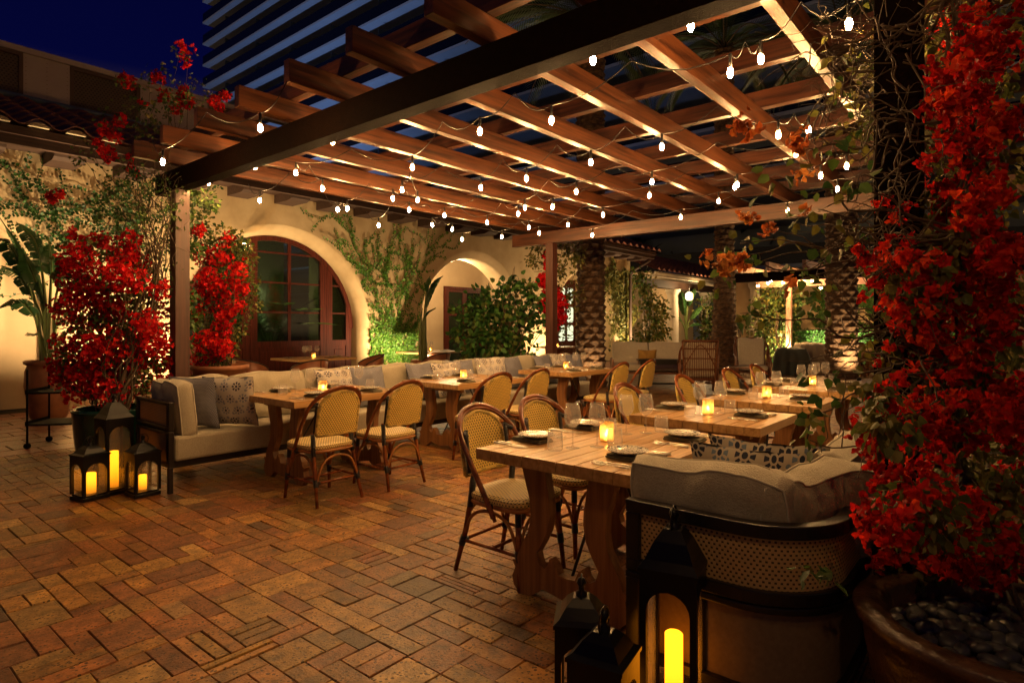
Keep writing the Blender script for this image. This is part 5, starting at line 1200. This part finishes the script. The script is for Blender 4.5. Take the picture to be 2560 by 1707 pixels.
# ---------------------------------------------------------------- far court: wall, ivy, hedge, second pergola, column
gw = M(); gw.box(24.5, 24.8, -9, 9.5, 0, 3.3); o = gw.build('garden_wall', STUC); tag(o, 'tall cream garden wall closing the far court, covered in ivy', 'wall')
def gk(x, z): return z < 3.35 and z > .6
wk = [(R.uniform(-4,7.4), R.uniform(.8,3.9), R.uniform(0,2*PI), 28, 2) for _ in range(110)]
ivy('dense green ivy covering the far garden wall', 24.5, wk, .16, keep=gk, vert='x', cols=[(.05,.13,.02),(.07,.17,.03),(.04,.09,.02),(.10,.15,.035)])
hd = M(); hd.box(23.0, 23.7, -6, 6.95, 0, 1.12); hb = tag(bpy.data.objects.new('clipped_hedge', None), 'low clipped box hedge glowing green at the foot of the far garden wall', 'hedge'); C.objects.link(hb); hd.build('hedge_body', mat('hedge_inner', (.012,.03,.008), rough=.9), hb)
m = M()
for _ in range(8500):
    y = R.uniform(-.5,6.95); s_ = R.random(); p = Vector((23.0-R.random()*.07, y, R.uniform(0,1.15))) if s_ < .75 else Vector((R.uniform(22.95,23.7), y, 1.12+R.random()*.08)); leaf(m, p, rv(), Vector((-1,0,0))+rv()*.5, .075*R.uniform(.6,1.3), vary(R.choice([(.03,.12,.02),(.05,.17,.03),(.02,.08,.015)])), .42, False)
m.build('foliage', LEAF, hb)
m = M(); m.lathe([(.26,0),(.26,.1),(.2,.2),(.17,2.75),(.24,2.88),(.24,3.0)], (23.9,7.9,0), 22); o = m.build('white_column', WC); tag(o, 'single white round column beside the fan at the end of the ivy wall', 'column')
m = M(); cl = [(P(x, y, 21.5), r) for x, y, r in ((1930,770,.8),(1915,820,.7),(1960,790,.6),(1925,850,.7),(1950,860,.6),(1970,750,.6),(1935,740,.5))]; tr = tag(bpy.data.objects.new('leafy_shrub', None), 'loose green climber on the second pergola post, left of the ivy wall', 'shrub'); C.objects.link(tr)
cloud(m, cl, 2200, .13, OLIVE+GREENS, surf=.8); m.build('foliage', LEAF, tr); m = M()
for b in cl: wander(m, (20.9+R.uniform(-.2,.2), 6.0, 0), b[0], .03, .01, 5, .08, 5)
m.build('stems', STEM, tr)
p2 = thing('pergola', (0,0,0), 0, 'smaller second pergola with pale rafter ends in the far court', 'pergola'); PINK = mat('pale_pergola_paint', (.42,.24,.17), (.34,.18,.13), rough=.6, nscale=4)
m = M(); m.box(18.95,19.1,-1,7.25,2.72,3.0); m.build('beam', W_DARK, p2); m = M(); m.box(22.1,22.25,-1,7.25,2.72,3.0); m.build('beam', PINK, p2)
for k in range(8): m = M(); m.box(18.5,22.8,6.7-k*1.0,6.8-k*1.0,3.002,3.25); m.build('rafter', PINK, p2)
for x_, y_ in ((18.95,6.9),(22.1,6.1),(22.1,0)): m = M(); m.box(x_,x_+.16,y_,y_+.16,0,2.718); m.build('post', PINK if x_ > 20 else W_DARK, p2)
st = tag(bpy.data.objects.new('string_light', None), 'distant string of bulbs bunched under the second pergola', 'string light'); C.objects.link(st); pts = []
for x, y, d in sorted([(1895,712,20.5),(1920,705,19.8),(1927,700,20.4),(1957,704,20.2),(1973,711,19.6),(1981,699,20.4),(2006,694,20.6),(2030,699,19.7),(2052,717,19.2)]):
    p = P(x, y, d); bulb(st, p.x, p.y, p.z, 1.7); pts += [p+Vector((0,0,.09))]
m = M(); m.tube(spl(pts, 4), .006, 4); m.build('cable', IRON, st)
# dark trees behind
for i, (x, y, d, rr, h) in enumerate(((1600,0,46,4.5,12),(1720,0,50,5,13),(1880,0,44,5,12),(2010,0,42,4.5,11),(2150,0,40,4.5,12),(2330,0,44,5.5,12),(1480,0,52,4,11),(2500,0,40,5,11))):
    b = P(x, 813, d); b.z = 0; o = thing('dark_tree', b, 0, ('dark leafy tree far behind, %s' % ('above the palm base','over the porch roof, tallest of them','behind the second pergola','behind the second pergola bulbs','above the lit palm trunk','hidden in the flowers','above the third arch roof','at the right edge')[i]), 'tree', 'dark trees behind the courtyard'); m = M()
    bl = [(Vector((R.uniform(-rr,rr)*.6, R.uniform(-rr,rr)*.6, h*R.uniform(.32,.9))), rr*R.uniform(.3,.55)) for _ in range(14)]
    cloud(m, bl, 1500, .75, [(.012,.024,.010),(.02,.035,.012),(.008,.016,.008)], surf=.6); m.build('crown', LEAFD, o); m = M(); m.tube(spl([(0,0,0),(.2,.1,h*.3),(-.1,0,h*.6)],4), .25, 7); m.build('trunk', STEM, o)
# ---------------------------------------------------------------- hotel tower and rooftop screen
ht = thing('hotel_tower', (0,0,0), 0, 'tall balconied hotel tower rising dark blue behind the pergola', 'building')
SLAB = mat('hotel_slab', (.34,.38,.44), (.28,.32,.38), rough=.8, nscale=.3); RAIL = mat('smoked_glass_railing', (.006,.008,.012), rough=.12); HW = mat('hotel_wall', (.30,.35,.42), rough=.7); DIV = mat('balcony_divider', (.05,.07,.08), rough=.4)
for k in range(-5, 15):
    z = 43.5-2.98*k
    if z < 2: break
    m = M(); m.box(37.7,41.4,-34,88,z,z+.22); m.build('floor_slab', SLAB, ht); m = M(); m.box(37.72,37.78,-34,87.96,z+.225,z+1.35); m.box(37.78,40.5,87.9,87.96,z+.225,z+1.35); m.build('railing', RAIL, ht)
m = M(); m.box(41.2,58,-34,84,0,60); m.build('tower_wall', HW, ht)
nd = 0
for k in range(1, 10):
    z = 43.5-2.98*k
    for j in range(9):
        y = 82-j*8.2; m = M(); m.box(38.1,41.19,y,y+.06,z+.24,z+2.3); m.build('balcony_divider', DIV, ht)
WINL = emit('lit_hotel_window', (.6,.85,1.0), .55)
for y, k in ((47.5,0),(45.5,0),(33,3),(21,6),(14,8)): z = 43.5-2.98*k; m = M(); m.box(41.15,41.19,y,y+1.4,z+.4,z+2.4); m.build('lit_window', WINL, ht)
rs = thing('rooftop_screen', (0,0,0), 0, 'long rooftop equipment screen of plain and louvred panels above the tiled roof', 'screen')
PLN = mat('beige_metal_panel', (.50,.38,.30), (.44,.33,.26), rough=.6, nscale=2); LOU = weave_mat('brown_lattice', (.14,.085,.045), (.03,.018,.010), 14, 20, rough=.6); FRM = mat('brown_frame', (.12,.062,.032), rough=.6)
m = M(); m.box(-4,9.5,15.96,16.2,7.08,7.2); m.build('top_rail', PLN, rs)
for a, b, kd in ((-1.5,.5,'L'),(.5,1.8,'P'),(1.8,3.22,'L'),(3.22,4.04,'P'),(4.04,5.42,'L'),(5.42,7.0,'P'),(7.0,8.4,'L')):
    if kd == 'P':
        m = M(); m.box(a,b,16.0,16.1,4.8,7.07); m.build('plain_panel', PLN, rs); m = M()
        for xx in (a+.05, (a+b)/2, b-.05):
            zz = 5.9
            while zz < 7.0: m.lathe([(.008,0),(0,.006)], (xx, 0, 0), 5); n8 = len(m.v)-10; m.v[n8:] = [(x, 15.995-z_, zz+y) for x, y, z_ in m.v[n8:]]; zz += .09
        m.build('rivets', FRM, rs)
    else:
        m = M(); m.box(a,a+.07,15.97,16.1,4.8,7.07); m.box(b-.07,b,15.97,16.1,4.8,7.07); m.box(a+.07,b-.07,15.97,16.1,6.99,7.07); m.build('panel_frame', FRM, rs); m = M(); uvgrid(m, lambda u, v: (a+.07+u*(b-a-.14), 16.03, 4.8+v*2.19), 1, 1, False, lambda u, v: (u*(b-a-.14), v*2.19)); m.build('louvred_panel', LOU, rs)
# ---------------------------------------------------------------- lamps of the place, plus added fill spots on the tower
def lamp(kind, name, loc, energy, col, tgt=None, ang=90, size=.05, parent=None, blend=.8):
    d = bpy.data.lights.new(name, kind); d.energy = energy; d.color = col; d.shadow_soft_size = size
    o = bpy.data.objects.new(name, d); C.objects.link(o); o.location = loc
    if kind == 'SPOT': d.spot_size = math.radians(ang); d.spot_blend = blend
    if tgt: o.rotation_euler = (Vector(tgt)-Vector(loc)).to_track_quat('-Z', 'Y').to_euler()
    if parent is not None:
        o.parent = parent; o.matrix_parent_inverse = parent.matrix_world.inverted()
    return o
UPS = [((3.2,11.0,.12),(3.4,12.3,2.8),85,'against the wall behind the urn'),((4.05,11.1,.12),(4.3,12.3,2.6),95,'beside the left end of the arched doors'),((9.75,11.1,.12),(9.9,12.3,2.6),42,'at the foot of the ivy pier'),((9.2,10.9,.12),(9.0,12.3,3.2),48,'left of the ivy pier foot'),((.9,11.2,.12),(1.2,12.3,2.6),40,'by the far left arch'),((15.9,11.3,.12),(15.9,12.3,2.4),60,'on the pier hidden by the shrub'),((21.3,11.2,.12),(21.3,12.3,2.4),85,'at the end pier by the downpipe'),((17.6,11.2,.12),(17.9,12.4,3.4),40,'under the third arch'),((17.5,3.2,.1),(18.2,3.75,2.6),40,'at the foot of the lit palm'),((22.1,4.6,.1),(23.6,4.4,1.6),130,'in front of the clipped hedge'),((21.8,6.2,.1),(24.4,6.2,2.2),150,'under the ivy wall, left'),((22.0,2.4,.1),(24.4,2.2,2.2),150,'under the ivy wall, right'),((11.4,7.2,.1),(11.9,7.6,2.5),12,'at the foot of the nearer palm')]
for loc, tg, e_, l in UPS:
    t = thing('ground_uplight', (loc[0], loc[1], 0), 0, 'small black ground uplight '+l, 'uplight', 'garden uplights'); m = M(); m.lathe([(0,0),(.05,0),(.05,.07),(.042,.07),(.042,.02),(0,.02)], seg=14); m.build('housing', IRON, t)
    o = lamp('SPOT', 'uplight_lamp', loc, e_*3.7, (1,.69,.34), tg, 120, .04)
sc_t = thing('wall_sconce', (5.95, 12.0, 0), 0, 'glowing cut glass wall lamp at the upper left edge of the big arch', 'lamp'); m = M(); m.lathe([(0,2.80),(.08,2.83),(.135,2.92),(.15,3.03),(.13,3.10)], seg=24); m.build('glass_bowl', thin_glass('cut_glass', (1,.9,.75), 1.2, .12), sc_t); m = M(); m.lathe([(0,2.93),(.035,2.95),(.045,3.0),(.03,3.04),(0,3.05)], seg=14); m.build('lamp_bulb', emit('sconce_glow', (1,.68,.3), 34), sc_t); m = M(); m.box(-.04,.04,.0,.2,3.10,3.16); m.build('bracket', IRON, sc_t)
pl = thing('porch_lantern', tuple(P(1723, 740, 27.5)), 0, 'small glowing hexagonal lantern hanging between the porch columns', 'lamp'); m = M(); m.lathe([(.10,-.2),(.17,-.12),(.17,.1),(.08,.18),(0,.2)], seg=6, smooth=False); m.build('glass_body', emit('porch_glow', (1,.72,.34), 1.6), pl); m = M(); m.tube([(0,0,.2),(0,0,.75)], .012, 5); m.build('chain', IRON, pl)
lamp('POINT', 'porch_light', tuple(P(1723, 740, 27.5)+Vector((0,-.4,0))), 90, (1,.68,.32), size=.1); lamp('POINT', 'porch_light', (32,13.8,2.7), 70, (1,.68,.32), size=.15); lamp('POINT', 'porch_light', (24,13.6,2.9), 50, (1,.68,.32), size=.15)
lamp('POINT', 'loggia_light', (13.0,13.2,3.2), 130, (1,.7,.36), size=.12); lamp('POINT', 'loggia_light', (19,13.2,3.3), 85, (1,.7,.34), size=.12)
lamp('POINT', 'room_light', (7.9,15.2,2.2), 14, (.9,.95,.5), size=.2); lamp('POINT', 'far_court_light', (21.0,3.0,2.6), 30, (1,.72,.4), size=.1)
lamp('SPOT', 'tower_fill_spot', (20,60,2), 8500, (.34,.52,1.0), (38,62,40), 110, 1.0); lamp('SPOT', 'tower_fill_spot', (22,25,2), 500, (.34,.52,1.0), (38,28,34), 110, 1.0)  # unseen cool spots added to brighten the balcony soffits
lamp('POINT', 'balcony_light', (39.3,46.5,46.0), 260, (.6,.85,1.0), size=.2)
# potted palm added behind the arched doors to imitate fronds reflected in glass
t = thing('reflection_palm', (7.6, 14.0, 0), 0, 'feathery potted palm added behind the arched door glass, standing in for reflected fronds', 'plant'); m = M(); m.lathe([(0,0),(.2,0),(.27,.5),(0,.48)], seg=20); m.build('pot', TERRA, t); m = M(); f = M()
for k in range(16):
    a = 2*PI*k/16*1.7+R.random(); p = Vector((0,0,.5)); e2 = R.uniform(.9,1.4); pts = []
    for s_ in range(10): pts.append(p.copy()); p += Vector((math.cos(a)*math.cos(e2), math.sin(a)*math.cos(e2), math.sin(e2)))*.26; e2 -= .13
    f.tube(pts, [.012*(1-.08*i) for i in range(10)], 4); fine = spl(pts, 3)
    for i in range(9, len(fine)-1):
        d = (fine[i+1]-fine[i]).normalized(); sd = d.cross(Vector((0,0,1)))
        if sd.length > .05:
            for s_ in (-1,1): leaf(m, fine[i], sd.normalized()*s_+d*.6, Vector((0,0,1)), .34, vary((.05,.11,.025)), .05, False)
m.build('fronds', LEAFD, t); f.build('frond_ribs', STEM, t)
